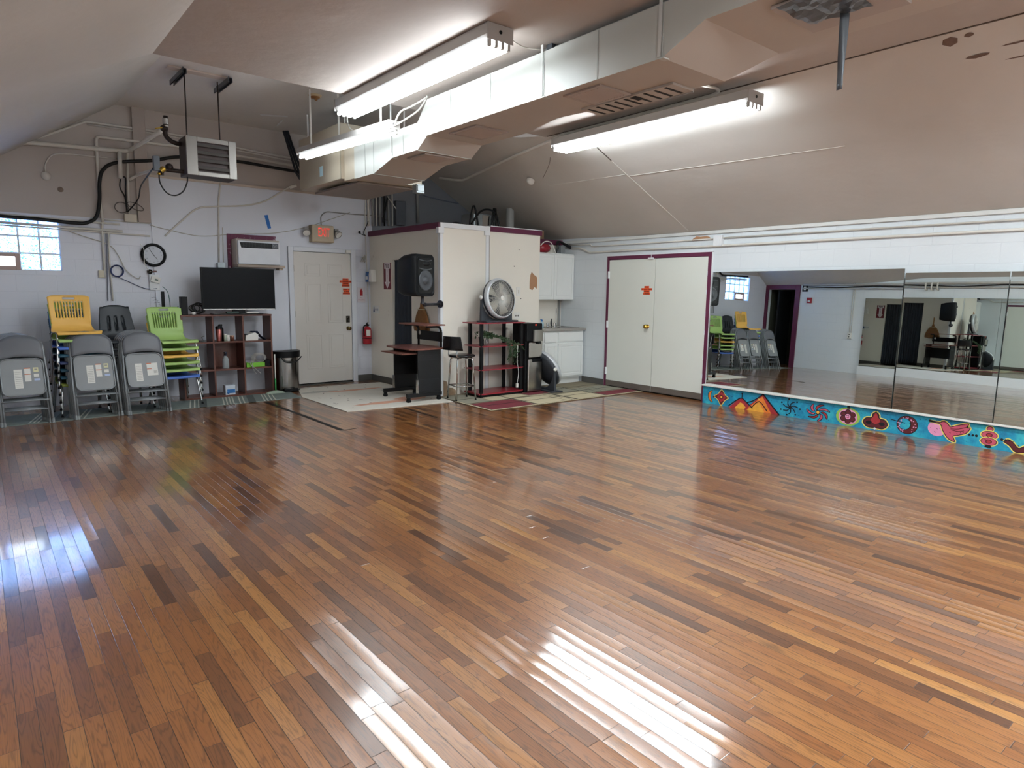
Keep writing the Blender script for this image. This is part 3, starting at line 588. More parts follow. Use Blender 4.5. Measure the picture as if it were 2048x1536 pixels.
q = MB(); q.box((XL+.02, 8.64, 1.99), (XL+.022, 8.70, 2.08)); build('print', q, paper, fp)
ob = thing('wall_outlet', 'white outlet box on the left wall at the end of two thin conduits', 'outlet', (XL+.03, 7.45, .85))
q = MB(); q.box((XL, 7.38, .83), (XL+.05, 7.47, .97)); build('box', q, paper, ob, bevel=.006)
q = MB(); q.ball((XL+.052, 7.425, .93), .012); build('socket', q, blackp, ob); q = MB(); q.ball((XL+.052, 7.425, .87), .012); build('socket', q, blackp, ob)
for k, y in enumerate((7.44, 7.40)):
    q = MB(); q.tube([(XL+.02, y, .97), (XL+.02, y, 2.18)], .009); single('wall_conduit', q, pipew, 'thin white conduit rising from the left wall outlet, %s one' % ('farther' if k == 0 else 'nearer'), 'conduit')
for k, (z, r) in enumerate(((2.12, .025), (2.03, .016))):
    q = MB(); q.tube([(XL+.05, YF+.3, z), (XL+.05, 8.7, z)], r); single('wall_pipe', q, pipew, 'long white pipe along the top of the left wall, %s one' % ('upper' if k == 0 else 'lower'), 'pipe')
q = MB(); q.tube(smooth_path([(XL+.06, -1+.8*i, 2.07+.02*math.sin(i*2.1)) for i in range(13)], 4), .012); single('black_cable', q, wirek, 'black cable sagging along the pipes at the top of the left wall', 'cable')
q = MB()
for y in (5.9, 6.02, 6.14): q.tube(round_path([(XL+.05, y, 2.12), (XL+.10, y, 2.12), (XL+.10, y, 1.98), (XL+.02, y, 1.98)], .03), .018)
single('pipe_elbows', q, pipew, 'cluster of white pipe elbows at the top of the left wall', 'pipe')
# right wall conduits
def pipe(pts, r, m, label, cat='conduit', name='wall_conduit', sm=False, rr=.05, group=None):
    q = MB(); q.tube(smooth_path(pts, 6) if sm else round_path(pts, rr), r, n=8); return single(name, q, m, label, cat, group)
pipe([(XR-.03, 7.95, 2.25), (XR-.03, 7.46, 2.235), (XR-.03, 7.44, 2.205), (XR-.03, 5.2, 2.205)], .008, pipew, 'thin painted conduit above the double door, dark line under the ledge')
pipe([(XR-.03, 5.09, 2.21), (XR-.03, YF+.2, 2.20)], .009, pipew, 'thin painted conduit running right above the mirrors, the higher one')
pipe([(XR-.03, 7.9, 2.2), (XR-.03, 7.68, 2.19), (XR-.03, 7.48, 2.11), (XR-.03, 6.8, 2.115), (XR-.03, 5.2, 2.11), (XR-.03, YF+.2, 2.12)], .014, pipew, 'thicker white pipe with a kink above the double door, the lowest on the right wall')
q = MB(); q.box((XR-.05, 5.06, 2.11), (XR, 5.19, 2.245)); q.box((XR-.055, 5.08, 2.12), (XR-.05, 5.1, 2.23)); single('junction_box', q, white, 'white painted box on the right wall above the corner of the double door', 'box', bevel=.004)
q = MB(); pts = [(5.24, 2.195), (5.28, 2.235), (5.33, 2.25), (5.42, 2.245), (5.49, 2.255), (5.55, 2.22), (5.56, 2.195)]; q.prism(pts, (XR-.003, 0, 0), (0, 1, 0), (0, 0, 1), (.003, 0, 0), 0); single('peeled_paint_patch', q, M('bare_tan_patch', 'a97f5f', .8), 'tan peeled paint patch on the white wall above the double door', 'paint patch')
# ---------------------------------------------------------------- rugs and tape
def rug(name, pts, mats, label, cat='rug', h=.006, extra=None):
    q = MB(); q.prism([(p[0], p[1]) for p in pts], (0, 0, .001), (1, 0, 0), (0, 1, 0), (0, 0, h), 0)
    if extra: extra(q, h+.0014)
    return single(name, q, mats, label, cat)
def band(q, a, c, w, z, mi):
    a, c = V((a[0], a[1], z)), V((c[0], c[1], z)); d = (c-a).normalized(); n = V((-d.y, d.x, 0))*w/2; q.flat([a-n, c-n, c+n, a+n], mi)
def stripes(q, z):
    for x in (1.95, 2.0, 2.05, 2.35, 2.39, 2.43, 2.47, 2.55, 2.6, 2.86, 2.9, 2.95, 3.0, .35, .39, .43, .8, .85, 1.2, 1.24):
        band(q, (x, 8.6), (x+.15, 9.22), .016, z, 1)
    for x in (2.1, 2.7, 1.5, .6): band(q, (x, 8.6), (x+.15, 9.22), .09, z, 2)
rug('striped_runner', [(-.4, 8.555), (3.37, 8.665), (3.42, 9.24), (-.4, 9.24)], [M('grey_green_weave', '7b8480', .9, var=.15, scale=60, bump=.001), M('cream_stripe', 'c6c6bb', .9), M('dark_stripe', '565d5c', .9)], 'grey green runner with cream stripes under the chairs and brown shelf', extra=stripes)
def wr(q, z):
    def blob(cx, cy, rx, ry, mi, n=22, k=.12): q.flat([(cx+rx*math.cos(2*PI*i/n)*(1+k*math.sin(3*i)), cy+ry*math.sin(2*PI*i/n)*(1+k*math.cos(2*i)), z) for i in range(n)], mi)
    blob(4.15, 7.62, .5, .08, 1); blob(4.55, 7.75, .25, .12, 1); blob(3.75, 8.95, .28, .07, 3); blob(4.25, 8.85, .45, .06, 1)
    for i in range(26): x, y = random.uniform(3.5, 4.8), random.uniform(7.3, 9.3); band(q, (x, y), (x+random.uniform(-.06, .06), y+random.uniform(-.05, .05)), .015, z+.0003, 2)
rug('cream_rug', [(3.40, 7.30), (4.86, 7.17), (4.93, 7.62), (4.96, 9.38), (3.62, 9.42), (3.38, 8.66)], [M('cream_wool', 'd6d0c4', .95, var=.06, scale=40, bump=.001), M('terracotta_motif', 'cf9c84', .95, var=.15, scale=20), M('ink_marks', '4d4a47', .95), M('rug_grey_band', 'aaa79d', .95, var=.1, scale=9)], 'cream rug with terracotta blots in front of the exit door, under the desk', h=.007, extra=wr)
def patch(q, z):
    def R_(x0, x1, y0, y1, mi): q.flat([(x0, y0, z), (x1, y0, z), (x1, y1, z), (x0, y1, z)], mi)
    R_(4.92, 5.62, 6.38, 6.86, 1); R_(5.68, 6.35, 6.37, 6.95, 3); R_(6.4, 6.95, 6.36, 6.82, 3); R_(7.0, 7.7, 6.36, 6.62, 1); R_(6.98, 7.7, 6.68, 7.1, 2)
    R_(4.92, 5.3, 6.92, 7.55, 2); R_(5.34, 6.0, 6.92, 7.2, 3); R_(5.4, 6.6, 7.24, 7.6, 1); R_(6.05, 6.55, 7.0, 7.2, 1); R_(6.6, 6.95, 6.88, 7.5, 2)
    for x in (4.9, 5.65, 6.375, 6.97): q.flat([(x-.012, 6.33, z+.0002), (x+.012, 6.33, z+.0002), (x+.012, 7.6, z+.0002), (x-.012, 7.6, z+.0002)], 4)
    for y in (6.89, 6.65, 7.22): q.flat([(4.9, y-.01, z+.0004), (7.7, y-.01, z+.0004), (7.7, y+.01, z+.0004), (4.9, y+.01, z+.0004)], 4)
    for k in range(3): band(q, (6.2+.1*k, 6.36), (6.2+.1*k, 6.85), .012, z+.0006, 4); band(q, (7.15+.1*k, 6.7), (7.15+.1*k, 7.1), .012, z+.0006, 4)
    for a, c in (((4.875, 6.345), (7.71, 6.31)), ((4.875, 6.345), (4.895, 7.15))): band(q, a, c, .03, z+.0008, 5)
rug('patchwork_rug', [(4.865, 6.34), (7.72, 6.305), (7.72, 7.62), (4.90, 7.62)], [M('rug_ground', '857b66', .95, var=.1, scale=30), M('maroon_wool', '6f2832', .95, var=.15, scale=60, bump=.001), M('olive_grey_wool', '8d8a7a', .95, var=.1, scale=60), M('straw_wool', 'c0b496', .95, var=.1, scale=60), M('rug_dark_line', '2c2721', .95), M('rug_binding', 'c3b596', .95)], 'patchwork rug of maroon, straw and olive blocks before the kitchen cabinets', h=.0065, extra=patch)
tapem = M('black_tape', '1b1816', .55)
def tape(pts, w, label):
    q = MB()
    for a, c in zip(pts, pts[1:]): 
        d = (V((c[0], c[1], 0))-V((a[0], a[1], 0))).normalized(); n = V((-d.y, d.x, 0))*w/2; A, B_ = V((a[0], a[1], .001)), V((c[0], c[1], .001)); q.add([A-n, B_-n, B_+n, A+n]+[p+V((0, 0, .0006)) for p in (A-n, B_-n, B_+n, A+n)], [(0, 1, 2, 3), (4, 7, 6, 5), (0, 4, 5, 1), (1, 5, 6, 2), (2, 6, 7, 3), (3, 7, 4, 0)])
    single('floor_tape', q, tapem, label, 'tape')
tape([(2.855, 8.55), (2.885, 7.4), (2.90, 6.36)], .05, 'long wide strip of black tape on the wood floor, left of the cream rug')
tape([(2.92, 6.35), (3.07, 6.365)], .02, 'short stub of black tape at the near end of the long tape strip')
tape([(4.10, 7.16), (4.09, 6.36)], .025, 'short black tape strip on the floor between the cream and patchwork rugs')
# ---------------------------------------------------------------- folding chairs, folded and leaned
fgrey = M('grey_chair_metal', '8b8f92', .38, .3, var=.06); fpan = M('grey_seat_underside', '8f9294', .45, var=.08); fback = M('grey_back_panel', '6c6e74', .42, var=.08)
lab = [paper, M('label_orange', 'c8632f', .5), M('label_cream', 'd9d4ab', .6), M('label_blue', 'b9c7e6', .6), M('label_print', '95938e', .6)]
def folding_chair(variant=0):
    t = thing('folding_chair', '', 'chair', world=False)
    W_, H_ = .222, .985
    def tb(pts, r=.0125, n=8): q = MB(); q.tube(pts, r, n=n); return q
    pts = [(-W_, 0, .02), (-W_+.006, 0, .5), (-W_+.02, 0, H_-.16)]; a = [V(p) for p in pts]
    for i in range(9): th = PI-i*PI/8; a.append(V((.0+.202*math.cos(th) if True else 0, 0, H_-.13+.13*math.sin(th))))
    a += [V((-p[0], p[1], p[2])) for p in pts[::-1]]
    build('outer_frame', tb(a), fgrey, t)
    q = MB(); rows = []
    for i in range(7):
        s = i/6; r = []
        for j in range(13):
            u = -1+j/6; x = .20*u; top = H_-.13+.125*math.sqrt(max(0, 1-(u*.98)**2)); bot = .715+.03*(1-u*u); r.append(V((x, -.012-.012*(1-u*u)-.006*math.sin(PI*s), bot+(top-bot)*s)))
        rows.append(r)
    q.grid(rows); build('back_panel', q, fback, t, solid=.012)
    # seat pan, underside outward
    def rr(w, z0, z1, r, y): 
        o = []
        for cx, cz, a0 in ((w-r, z1-r, 0), (-w+r, z1-r, 90), (-w+r, z0+r, 180), (w-r, z0+r, 270)):
            for k in range(5): an = math.radians(a0+k*22.5); o.append(V((cx+r*math.cos(an), y, cz+r*math.sin(an))))
        return o
    Z0, Z1 = .325, .715
    q = MB(); p = rr(.185, Z0, Z1, .06, -.02); q.add(p+[v+V((0, .03, 0)) for v in p], [list(range(20)), list(range(20, 40))[::-1]]+[(i, (i+1) % 20, 20+(i+1) % 20, 20+i) for i in range(20)]); sp_ = build('seat', q, fpan, t)
    q = MB(); q.tube(rr(.188, Z0-.003, Z1+.003, .062, -.022), .008, n=6, closed=True); build('seat_rim', q, fgrey, sp_)
    def lb(x0, x1, z0, z1, mi, q, y=-.0215): q.add([(x0, y, z0), (x1, y, z0), (x1, y, z1), (x0, y, z1)], [(0, 1, 2, 3)], mi)
    q = MB()
    if variant == 0:
        lb(-.075, -.005, .40, .605, 0, q); lb(.015, .07, .47, .62, 0, q); lb(.015, .07, .61, .62, 1, q, -.0218); lb(.015, .07, .545, .553, 1, q, -.0218); lb(.095, .14, .57, .62, 2, q); lb(.105, .13, .59, .605, 4, q, -.0218); lb(.095, .14, .515, .55, 0, q); lb(.095, .15, .475, .498, 3, q)
        for k in range(9): lb(-.067, -.013, .415+.02*k, .418+.02*k, 4, q, -.0218)
    else:
        lb(-.10, -.03, .39, .60, 0, q); lb(.02, .135, .45, .60, 0, q); lb(.02, .07, .59, .60, 1, q, -.0218); lb(.02, .07, .525, .533, 1, q, -.0218)
        for k in range(5): lb(.09+.008*k, .094+.008*k, .475, .51, 4, q, -.0218)
        for k in range(9): lb(-.092, -.038, .405+.02*k, .408+.02*k, 4, q, -.0218)
    build('warning_labels', q, lab, sp_)
    for z, y in ((.265, .0), (.17, .028)): build('crossbar', tb([(-.215, y, z), (.215, y, z)], .009, 6), fgrey, t)
    for s in (-1, 1):
        build('rear_leg', tb([(s*.198, .03, .02), (s*.196, .026, .5), (s*.19, .01, .69)], .011), fgrey, t)
        for y, x in ((0, W_), (.03, .198)):
            q = MB(); q.cyl((s*x, y, 0), (s*x, y, .05), .0165, .0145, n=10); build('foot_cap', q, M('grey_foot_cap', '7f8384', .6), t)
    return t
FA, FB = folding_chair(0), folding_chair(1)
ORD = ['frontmost', 'second', 'third', 'fourth', 'rearmost']
def fold_row(x, y0, n, proto, rowname, lean0, gap, rz, used=[]):
    for k in range(n):
        first = proto.name not in used
        lean = math.radians(lean0-.6*k)
        o = proto if first else dup(proto)
        if first: used.append(proto.name)
        o.location = (x-.012*k, y0+gap*k, 0); o.rotation_mode = 'XYZ'; o.rotation_euler = (-lean, 0, rz)
        w = ORD[k] if k < n-1 else 'rearmost'
        o['label'] = 'grey metal folding chair leaning folded, %s of the %s row' % (w, rowname); o['group'] = 'folded chairs leaning in the %s row' % rowname
fold_row(.345, 8.53, 5, FA, 'left', 17.5, .05, .03)
fold_row(1.0, 8.57, 4, dup(FA), 'middle', 17, .05, .02)
fold_row(1.505, 8.545, 5, FB, 'right', 17, .05, .02)
# ---------------------------------------------------------------- stacking chairs
def plastic(n, c): return M(n, c, .42, var=.04, spec=.45)
PC = dict(yellow=plastic('yellow_plastic', 'f4c060'), green=plastic('lime_plastic', 'a8c976'), blue=plastic('blue_plastic', '4f73c4'), teal=plastic('teal_plastic', '17465a'), navy=plastic('navy_plastic', '2c3860'), olive=plastic('olive_plastic', '87913f'), charcoal=plastic('charcoal_plastic', '2f353c'))
def stack_chair(style):
    t = thing('stacking_chair', '', 'chair', world=False)
    SH = .385 if style == 'slat' else .43
    rows = []; nc = 28
    prof = [(-.215, -.035, .93), (-.21, -.012, .97), (-.18, 0, 1), (-.10, -.004, 1), (0, -.012, 1), (.10, -.012, .98), (.16, 0, .95), (.185, .03, .9), (.2, .07, .88)]
    nb = 14; top = .40
    for k in range(1, nb+1): s = k/nb; prof.append((.2+.075*s, .07+(top-.07)*s, .88+(.06*s if style == 'slat' else -.18*s)))
    for i, (y, z, w) in enumerate(prof):
        r = []
        for j in range(nc+1):
            u = -1+2*j/nc; hw = .225*w
            zz = z; 
            if i == len(prof)-1: zz -= (.03 if style == 'slat' else .05)*abs(u)**(10 if style == 'slat' else 3)
            if i == 0: zz += 0
            dip = -.012*(1-u*u) if 1 < i < 6 else 0
            cur = .02*u*u if i > 8 else 0
            r.append(V((hw*u, y-cur, SH+zz+dip)))
        rows.append(r)
    if style == 'slat':
        skip = lambda i, j: (11 <= i <= 18 and 4 <= j <= 23 and j % 2 == 0) or (i == 20 and 10 <= j <= 17)
    else:
        skip = lambda i, j: (9 <= i <= 15 and j in (7, 8, 13, 14, 19, 20))
    q = MB(); q.grid(rows, skip=skip); build('seat_shell', q, PC['yellow'], t, solid=.009)
    for s in (-1, 1):
        q = MB(); q.tube(smooth_path([(s*.235, -.20, .012), (s*.215, -.165, SH*.6), (s*.205, -.13, SH-.03), (s*.19, -.08, SH-.02)], 4), .011); lg = build('leg', q, chrome, t)
        q = MB(); q.cyl((s*.236, -.202, 0), (s*.236, -.202, .02), .014, n=8); build('glide', q, blackp, lg)
        q = MB(); q.tube(smooth_path([(s*.235, .235, .012), (s*.215, .19, SH*.6), (s*.205, .14, SH-.03), (s*.19, .05, SH-.024)], 4), .011); lg = build('leg', q, chrome, t)
        q = MB(); q.cyl((s*.236, .237, 0), (s*.236, .237, .02), .014, n=8); build('glide', q, blackp, lg)
        q = MB(); q.tube([(s*.19, -.09, SH-.022), (s*.19, .10, SH-.024)], .011); build('side_rail', q, chrome, t)
    for y in (-.08, .06): q = MB(); q.tube([(-.19, y, SH-.024), (.19, y, SH-.024)], .01); build('seat_brace', q, blackm, t)
    return t
def recolor(o, m):
    for c in o.children:
        if c.name.startswith('seat_shell'): c.data = c.data.copy(); c.data.materials.clear(); c.data.materials.append(m)
SL, DK = stack_chair('slat'), stack_chair('wide'); used = []
NUM = ['top', 'second', 'third', 'fourth', 'fifth', 'sixth', 'seventh', 'bottom']
def stack(x, y, z0, dz, cols, proto, rz, place, word='slatted'):
    n = len(cols)
    for k, c in enumerate(cols):              # listed from the top
        if proto.name not in used: o = proto; used.append(proto.name)
        else: o = dup(proto)
        o.location = (x+random.uniform(-.004, .004), y+random.uniform(-.004, .004), z0+dz*(n-1-k)); o.rotation_euler = (0, 0, rz+random.uniform(-.01, .01)); recolor(o, PC[c])
        pos = 'topmost' if k == 0 else ('lowest' if k == n-1 else NUM[k]+' from the top')
        o['label'] = '%s %s plastic chair, %s in the stack %s' % (c, word, pos, place); o['group'] = 'stacked chairs %s' % place
stack(.88, 9.03, 0, .083, ['yellow', 'green', 'blue', 'teal', 'navy', 'teal', 'teal', 'olive'], SL, .10, 'behind the left folding row')
stack(1.36, 9.08, 0, .084, ['charcoal']*6, DK, .16, 'between yellow and green tops', 'three-slot')
stack(1.90, 9.04, 0, .088, ['green', 'green', 'yellow', 'green', 'green', 'blue'], SL, .17, 'beside the brown shelf')
# ---------------------------------------------------------------- cube shelf with its contents
SX0, SX1, SY0, SY1, SH_ = 2.05, 3.22, 9.28, 9.60, 1.12
cs = thing('cube_shelf', 'reddish brown nine cube shelf standing by the back wall under the television', 'shelf', (2.64, 9.44, 0))
def wd(x0, x1, z0, z1, name='shelf_board', y0=SY0, y1=SY1): q = MB(); q.box((x0, y0, z0), (x1, y1, z1)); return build(name, q, woodred, cs, bevel=.002)
T = .022
wd(SX0, SX1, SH_-T, SH_, 'top_board', SY0-.01)
wd(SX0, SX0+T, 0, SH_-T, 'side_panel'); wd(SX1-T, SX1, 0, SH_-T, 'side_panel')
for x in (2.44, 2.828): wd(x-T/2, x+T/2, 0, SH_-T, 'divider', SY0+.001)
for z in (.012, .374, .748):
    for a, c in ((SX0+T, 2.44-T/2), (2.44+T/2, 2.828-T/2), (2.828+T/2, SX1-T)): wd(a, c, z-.011 if z > .1 else .0, z+.011, 'shelf_board', SY0+.002)
wd(2.451, 2.817, .385, .737, 'back_panel', SY1-.01)
# television and what lies on the shelf
tv = thing('television', 'large black flat television standing on the brown cube shelf', 'television', (2.8, 9.33, SH_))
Rt = Matrix.Rotation(math.radians(-3), 3, 'X')
q = MB(); q.box((2.325, 9.29, 1.185), (3.285, 9.335, 1.742)); q.xf(Matrix.Translation((0, .0, 0))); build('panel', q, blackp, tv, bevel=.004)
q = MB(); q.box((2.338, 9.287, 1.205), (3.272, 9.2905, 1.732)); build('screen', q, M('dark_screen', '14151b', .3, var=.0, spec=.12), tv)
q = MB(); q.box((2.335, 9.284, 1.186), (3.275, 9.29, 1.196)); build('silver_strip', q, steel, tv)
q = MB(); q.box((2.72, 9.32, 1.13), (2.88, 9.36, 1.3)); build('neck', q, blackp, tv)
q = MB(); q.box((2.45, 9.25, SH_), (3.1, 9.45, SH_+.014)); build('base', q, M('gloss_black', '0f1013', .12, var=0), tv, bevel=.004)
q = MB(); q.box((2.075, 9.30, SH_), (2.15, 9.42, SH_+.235)); bs = single('small_speaker', q, blackp, 'small upright black box standing at the left end of the shelf top', 'speaker', bevel=.005)
q = MB()
for k in range(9):
    c = V((2.27+random.uniform(-.04, .05), 9.36+random.uniform(-.03, .03), SH_+.085)); r = random.uniform(.045, .08); ax = Euler((random.uniform(.8, 1.6), random.uniform(-.4, .4), random.uniform(-.6, .6))).to_matrix()
    q.tube([c+ax@V((r*1.25*math.cos(2*PI*i/16), r*math.sin(2*PI*i/16)*.95, random.uniform(-.004, .004))) for i in range(16)], .0045, n=5, closed=True)
single('cable_tangle', q, wirek, 'tangle of black cables on the shelf top left of the television', 'cable')
q = MB(); q.box((2.62, 9.27, SH_+.015), (2.78, 9.32, SH_+.04)); single('cable_box', q, M('dark_green_box', '25463f', .4), 'little dark green box lying in front of the television base', 'box', bevel=.004)
q = MB(); q.box((2.88, 9.255, SH_+.0145), (3.04, 9.29, SH_+.03)); single('white_remote', q, paper, 'white remote lying on the television base', 'remote', bevel=.005)
q = MB(); q.ball((2.215, 9.30, SH_+.02), (.03, .022, .02)); single('white_plug', q, paper, 'white plug end lying by the cable tangle', 'plug')
Z2 = .759+.0
tu = thing('tumbler', 'copper pink travel tumbler with black lid on the upper middle shelf', 'cup', (2.51, 9.35, Z2))
q = MB(); q.lathe([(0, 0), (.03, 0), (.032, .01), (.04, .17), (.038, .172)], (2.525, 9.34, Z2)); build('body', q, M('copper_metal', 'a3605a', .28, .8), tu)
q = MB(); q.lathe([(.041, .165), (.042, .19), (.03, .205), (0, .205)], (2.525, 9.34, Z2)); q.box((2.52, 9.335, Z2+.2), (2.53, 9.345, Z2+.22)); build('lid', q, blackp, tu)
tu = thing('flask', 'black flask behind the copper tumbler on the upper middle shelf', 'bottle', (2.56, 9.42, Z2))
q = MB(); q.lathe([(0, 0), (.035, 0), (.037, .16), (.02, .19), (.02, .2)], (2.575, 9.43, Z2)); build('body', q, blackp, tu); q = MB(); q.cyl((2.575, 9.43, Z2+.2), (2.575, 9.43, Z2+.225), .024); build('cap', q, blackm, tu)
def jar(x, y, r, h, m, m2, label):
    t = thing('jar', label, 'jar', (x, y, Z2)); q = MB(); q.lathe([(0, 0), (r, 0), (r, h*.85), (r*.9, h*.88), (0, h*.88)], (x, y, Z2)); build('body', q, m, t); q = MB(); q.cyl((x, y, Z2+h*.85), (x, y, Z2+h), r*1.04); build('lid', q, m2, t)
jar(2.60, 9.32, .02, .1, M('pale_green_plastic', 'a9b3a2', .4), paper, 'pale slim bottle right of the copper tumbler'); jar(2.635, 9.315, .022, .085, paper, paper, 'white pill bottle beside the pale slim bottle')
jar(2.69, 9.335, .026, .075, M('brown_jar', '6b4030', .3), M('tan_lid', 'c9ab92', .5), 'brown jar with a tan label, rightmost on the upper middle shelf')
q = MB(); q.prism([(2.86, .759), (3.03, .759), (3.035, .84), (2.99, .868), (2.865, .83)], (0, 9.30, 0), (1, 0, 0), (0, 0, 1), (0, .2, 0)); single('paper_stack', q, paper, 'white stack of paper lying on the upper right shelf', 'paper', bevel=.006)
q = MB(); rows = []
for i in range(9):
    rows.append([V((2.862+.036*j+.002*i, 9.305+.022*i, .835+.012*math.sin(j*1.1+i*.7)+(.035 if 2 < j < 6 else .0)-(.0 if j < 5 else .026*(j-5)**1.1))) for j in range(9)])
q.grid(rows); single('navy_cloth', q, M('navy_cloth', '26334d', .9), 'dark blue cloth draped over the white paper stack', 'cloth', solid=.004)
gd = thing('desk_gadget', 'small grey clip gadget on the upper left shelf', 'gadget', (2.34, 9.35, Z2))
q = MB(); q.lathe([(0, 0), (.04, 0), (.035, .012), (0, .014)], (2.335, 9.37, Z2)); build('base', q, M('grey_plastic', '6f7072', .5), gd); q = MB(); q.tube([(2.335, 9.37, Z2+.012), (2.31, 9.36, Z2+.06), (2.345, 9.35, Z2+.075)], .006); build('arm', q, M('grey_plastic', '6f7072', .5), gd)
q = MB(); q.box((2.10, 9.29, Z2), (2.27, 9.35, Z2+.025)); single('black_bar', q, blackp, 'flat black case lying at the left on the upper left shelf', 'case', bevel=.005)
sb = thing('spray_bottle', 'clear spray bottle with dark trigger head on the middle shelf', 'bottle', (2.6, 9.36, .385))
q = MB(); q.lathe([(0, 0), (.04, 0), (.042, .01), (.042, .12), (.03, .15), (.014, .18), (.014, .2)], (2.60, 9.36, .385)); build('body', q, M('cloudy_plastic', 'b9c0c2', .3, trans=.35), sb)
q = MB(); q.box((2.585, 9.33, .58), (2.615, 9.38, .61)); q.box((2.592, 9.315, .59), (2.608, 9.34, .6)); q.tube([(2.6, 9.335, .59), (2.6, 9.32, .555)], .005); q.cyl((2.6, 9.36, .56), (2.6, 9.36, .585), .018); build('trigger_head', q, M('navy_plastic_head', '252b44', .4), sb, bevel=.003)
tb = thing('tissue_box', 'small white and blue carton on the bottom middle shelf', 'box', (2.63, 9.36, .023))
q = MB(); q.box((2.565, 9.30, .023), (2.695, 9.42, .155)); build('carton', q, M('pale_blue_card', 'ccd3dd', .5), tb, bevel=.002)
q = MB(); q.box((2.585, 9.298, .045), (2.69, 9.2995, .10)); q.lathe([(.018, 0), (.018, .001), (0, .001)], (2.60, 9.2982, .055), (0, -1, 0)); build('blue_print', q, M('print_blue', '2c6cab', .5), tb)
gb = thing('green_box', 'bright green flat box with coiled cables on the middle right shelf', 'box', (3.0, 9.36, .385))
q = MB(); q.box((2.86, 9.30, .385), (3.11, 9.44, .445)); build('box_body', q, M('bright_green_card', '76b832', .5, var=.15, scale=40), gb, bevel=.002); q = MB(); q.box((2.90, 9.32, .4455), (3.03, 9.40, .447)); build('top_label', q, paper, gb)
q = MB(); q.box((3.115, 9.31, .385), (3.19, 9.42, .47)); single('power_brick', q, blackp, 'black adapter at the right end of the middle right shelf', 'adapter', bevel=.006)
q = MB()
for k in range(6):
    c = V((3.06, 9.345+.01*k, .50)); r = .055+.006*k
    q.tube([c+V((r*1.2*math.cos(2*PI*i/20), .012*math.sin(i), .0+r*.85*math.sin(2*PI*i/20))) for i in range(20)], .0045, n=5, closed=True)
for dx in (0, .03): q.tube(smooth_path([(2.98, 9.31, .50), (2.93-dx, 9.27, .44), (2.93+dx, 9.26, .37), (2.97+dx*2, 9.255, .30)], 5), .005, n=5)
single('cable_coil', q, M('grey_cable', 'a19c99', .5), 'coil of grey cables on the green box with ends hanging off the shelf', 'cable')
# squeegee and waste bin
sq = thing('floor_squeegee', 'small push broom with white and green handle leaning between shelf and bin', 'broom', (3.19, 9.15, 0))
q = MB(); q.tube([(3.215, 9.20, .56), (3.20, 9.16, .2)], .008); build('handle', q, paper, sq); q = MB(); q.tube([(3.20, 9.16, .22), (3.195, 9.15, .045)], .011); build('grip', q, M('green_plastic', '3f9c52', .4), sq)
q = MB(); q.prism([(3.06, .012), (3.33, .012), (3.3, .03), (3.22, .055), (3.17, .055), (3.08, .03)], (0, 9.125, 0), (1, 0, 0), (0, 0, 1), (0, .05, 0)); build('head', q, M('pale_grey_green', '99a594', .6), sq, bevel=.004)
bn = thing('waste_bin', 'tall half round steel waste bin with black lid rim beside the exit door', 'bin', (3.43, 9.4, 0))
def halfround(x0, x1, yb, yf, z, n=16): return [V((x0, yb, z))]+[V(((x0+x1)/2-(x1-x0)/2*math.cos(PI*i/n), yb-(yb-yf)*math.sin(PI*i/n)**.7, z)) for i in range(n+1)]+[V((x1, yb, z))]
def loft(q, rings, mi=0, caps=True, sm=True):
    n = len(rings[0])
    q.add([p for r in rings for p in r], [(i*n+k, i*n+(k+1) % n, (i+1)*n+(k+1) % n, (i+1)*n+k) for i in range(len(rings)-1) for k in range(n)], mi, sm)
    if caps: q.add(rings[0], [list(range(n))[::-1]], mi); q.add(rings[-1], [list(range(n))], mi)
q = MB(); loft(q, [halfround(3.255, 3.635, 9.5, 9.24, .012), halfround(3.25, 3.64, 9.5, 9.235, .5)]); build('body', q, M('bin_steel', '8f8c89', .2, 1., var=.05), bn)
q = MB(); loft(q, [halfround(3.235, 3.655, 9.505, 9.215, .495), halfround(3.23, 3.66, 9.505, 9.21, .585)]); build('rim', q, blackp, bn, bevel=.006)
q = MB(); loft(q, [halfround(3.25, 3.645, 9.503, 9.228, 0), halfround(3.25, 3.645, 9.503, 9.228, .02)]); q.box((3.33, 9.17, .025), (3.53, 9.23, .055)); build('pedal_base', q, blackp, bn, bevel=.005)
q = MB(); q.tube(smooth_path([(3.3, 9.20, .52), (3.36, 9.175, .44), (3.5, 9.17, .44), (3.6, 9.2, .51)], 6), .008); build('carry_handle', q, blackp, bn)
# ---------------------------------------------------------------- computer desk on casters
dk = thing('computer_desk', 'small black computer desk on casters with brown tops, beside the pillar', 'desk', (4.55, 7.75, 0))
DX0, DX1, DY_0, DY_1, DZ_ = 4.36, 4.90, 7.36, 8.14, .715
q = MB(); q.prism([(DX0+.06, DY_0), (DX1, DY_0+.02), (DX1, DY_1), (DX0+.06, DY_1), (DX0, DY_1-.08), (DX0, DY_0+.08)], (0, 0, DZ_-.02), (1, 0, 0), (0, 1, 0), (0, 0, .02), 0, side=1); build('desktop', q, [M('desk_top_laminate', '7a4a42', .3, var=.15, scale=20), woodedge], dk)
q = MB(); q.box((DX0-.1, DY_0+.10, .635), (DX0+.25, DY_1-.1, .652)); ks = build('keyboard_tray', q, woodedge, dk, bevel=.003)
q = MB(); q.box((DX0+.1, DY_0+.09, .655), (DX0+.3, DY_0+.1, .69)); q.box((DX0+.1, DY_1-.1, .655), (DX0+.3, DY_1-.09, .69)); build('tray_rail', q, blackm, dk)
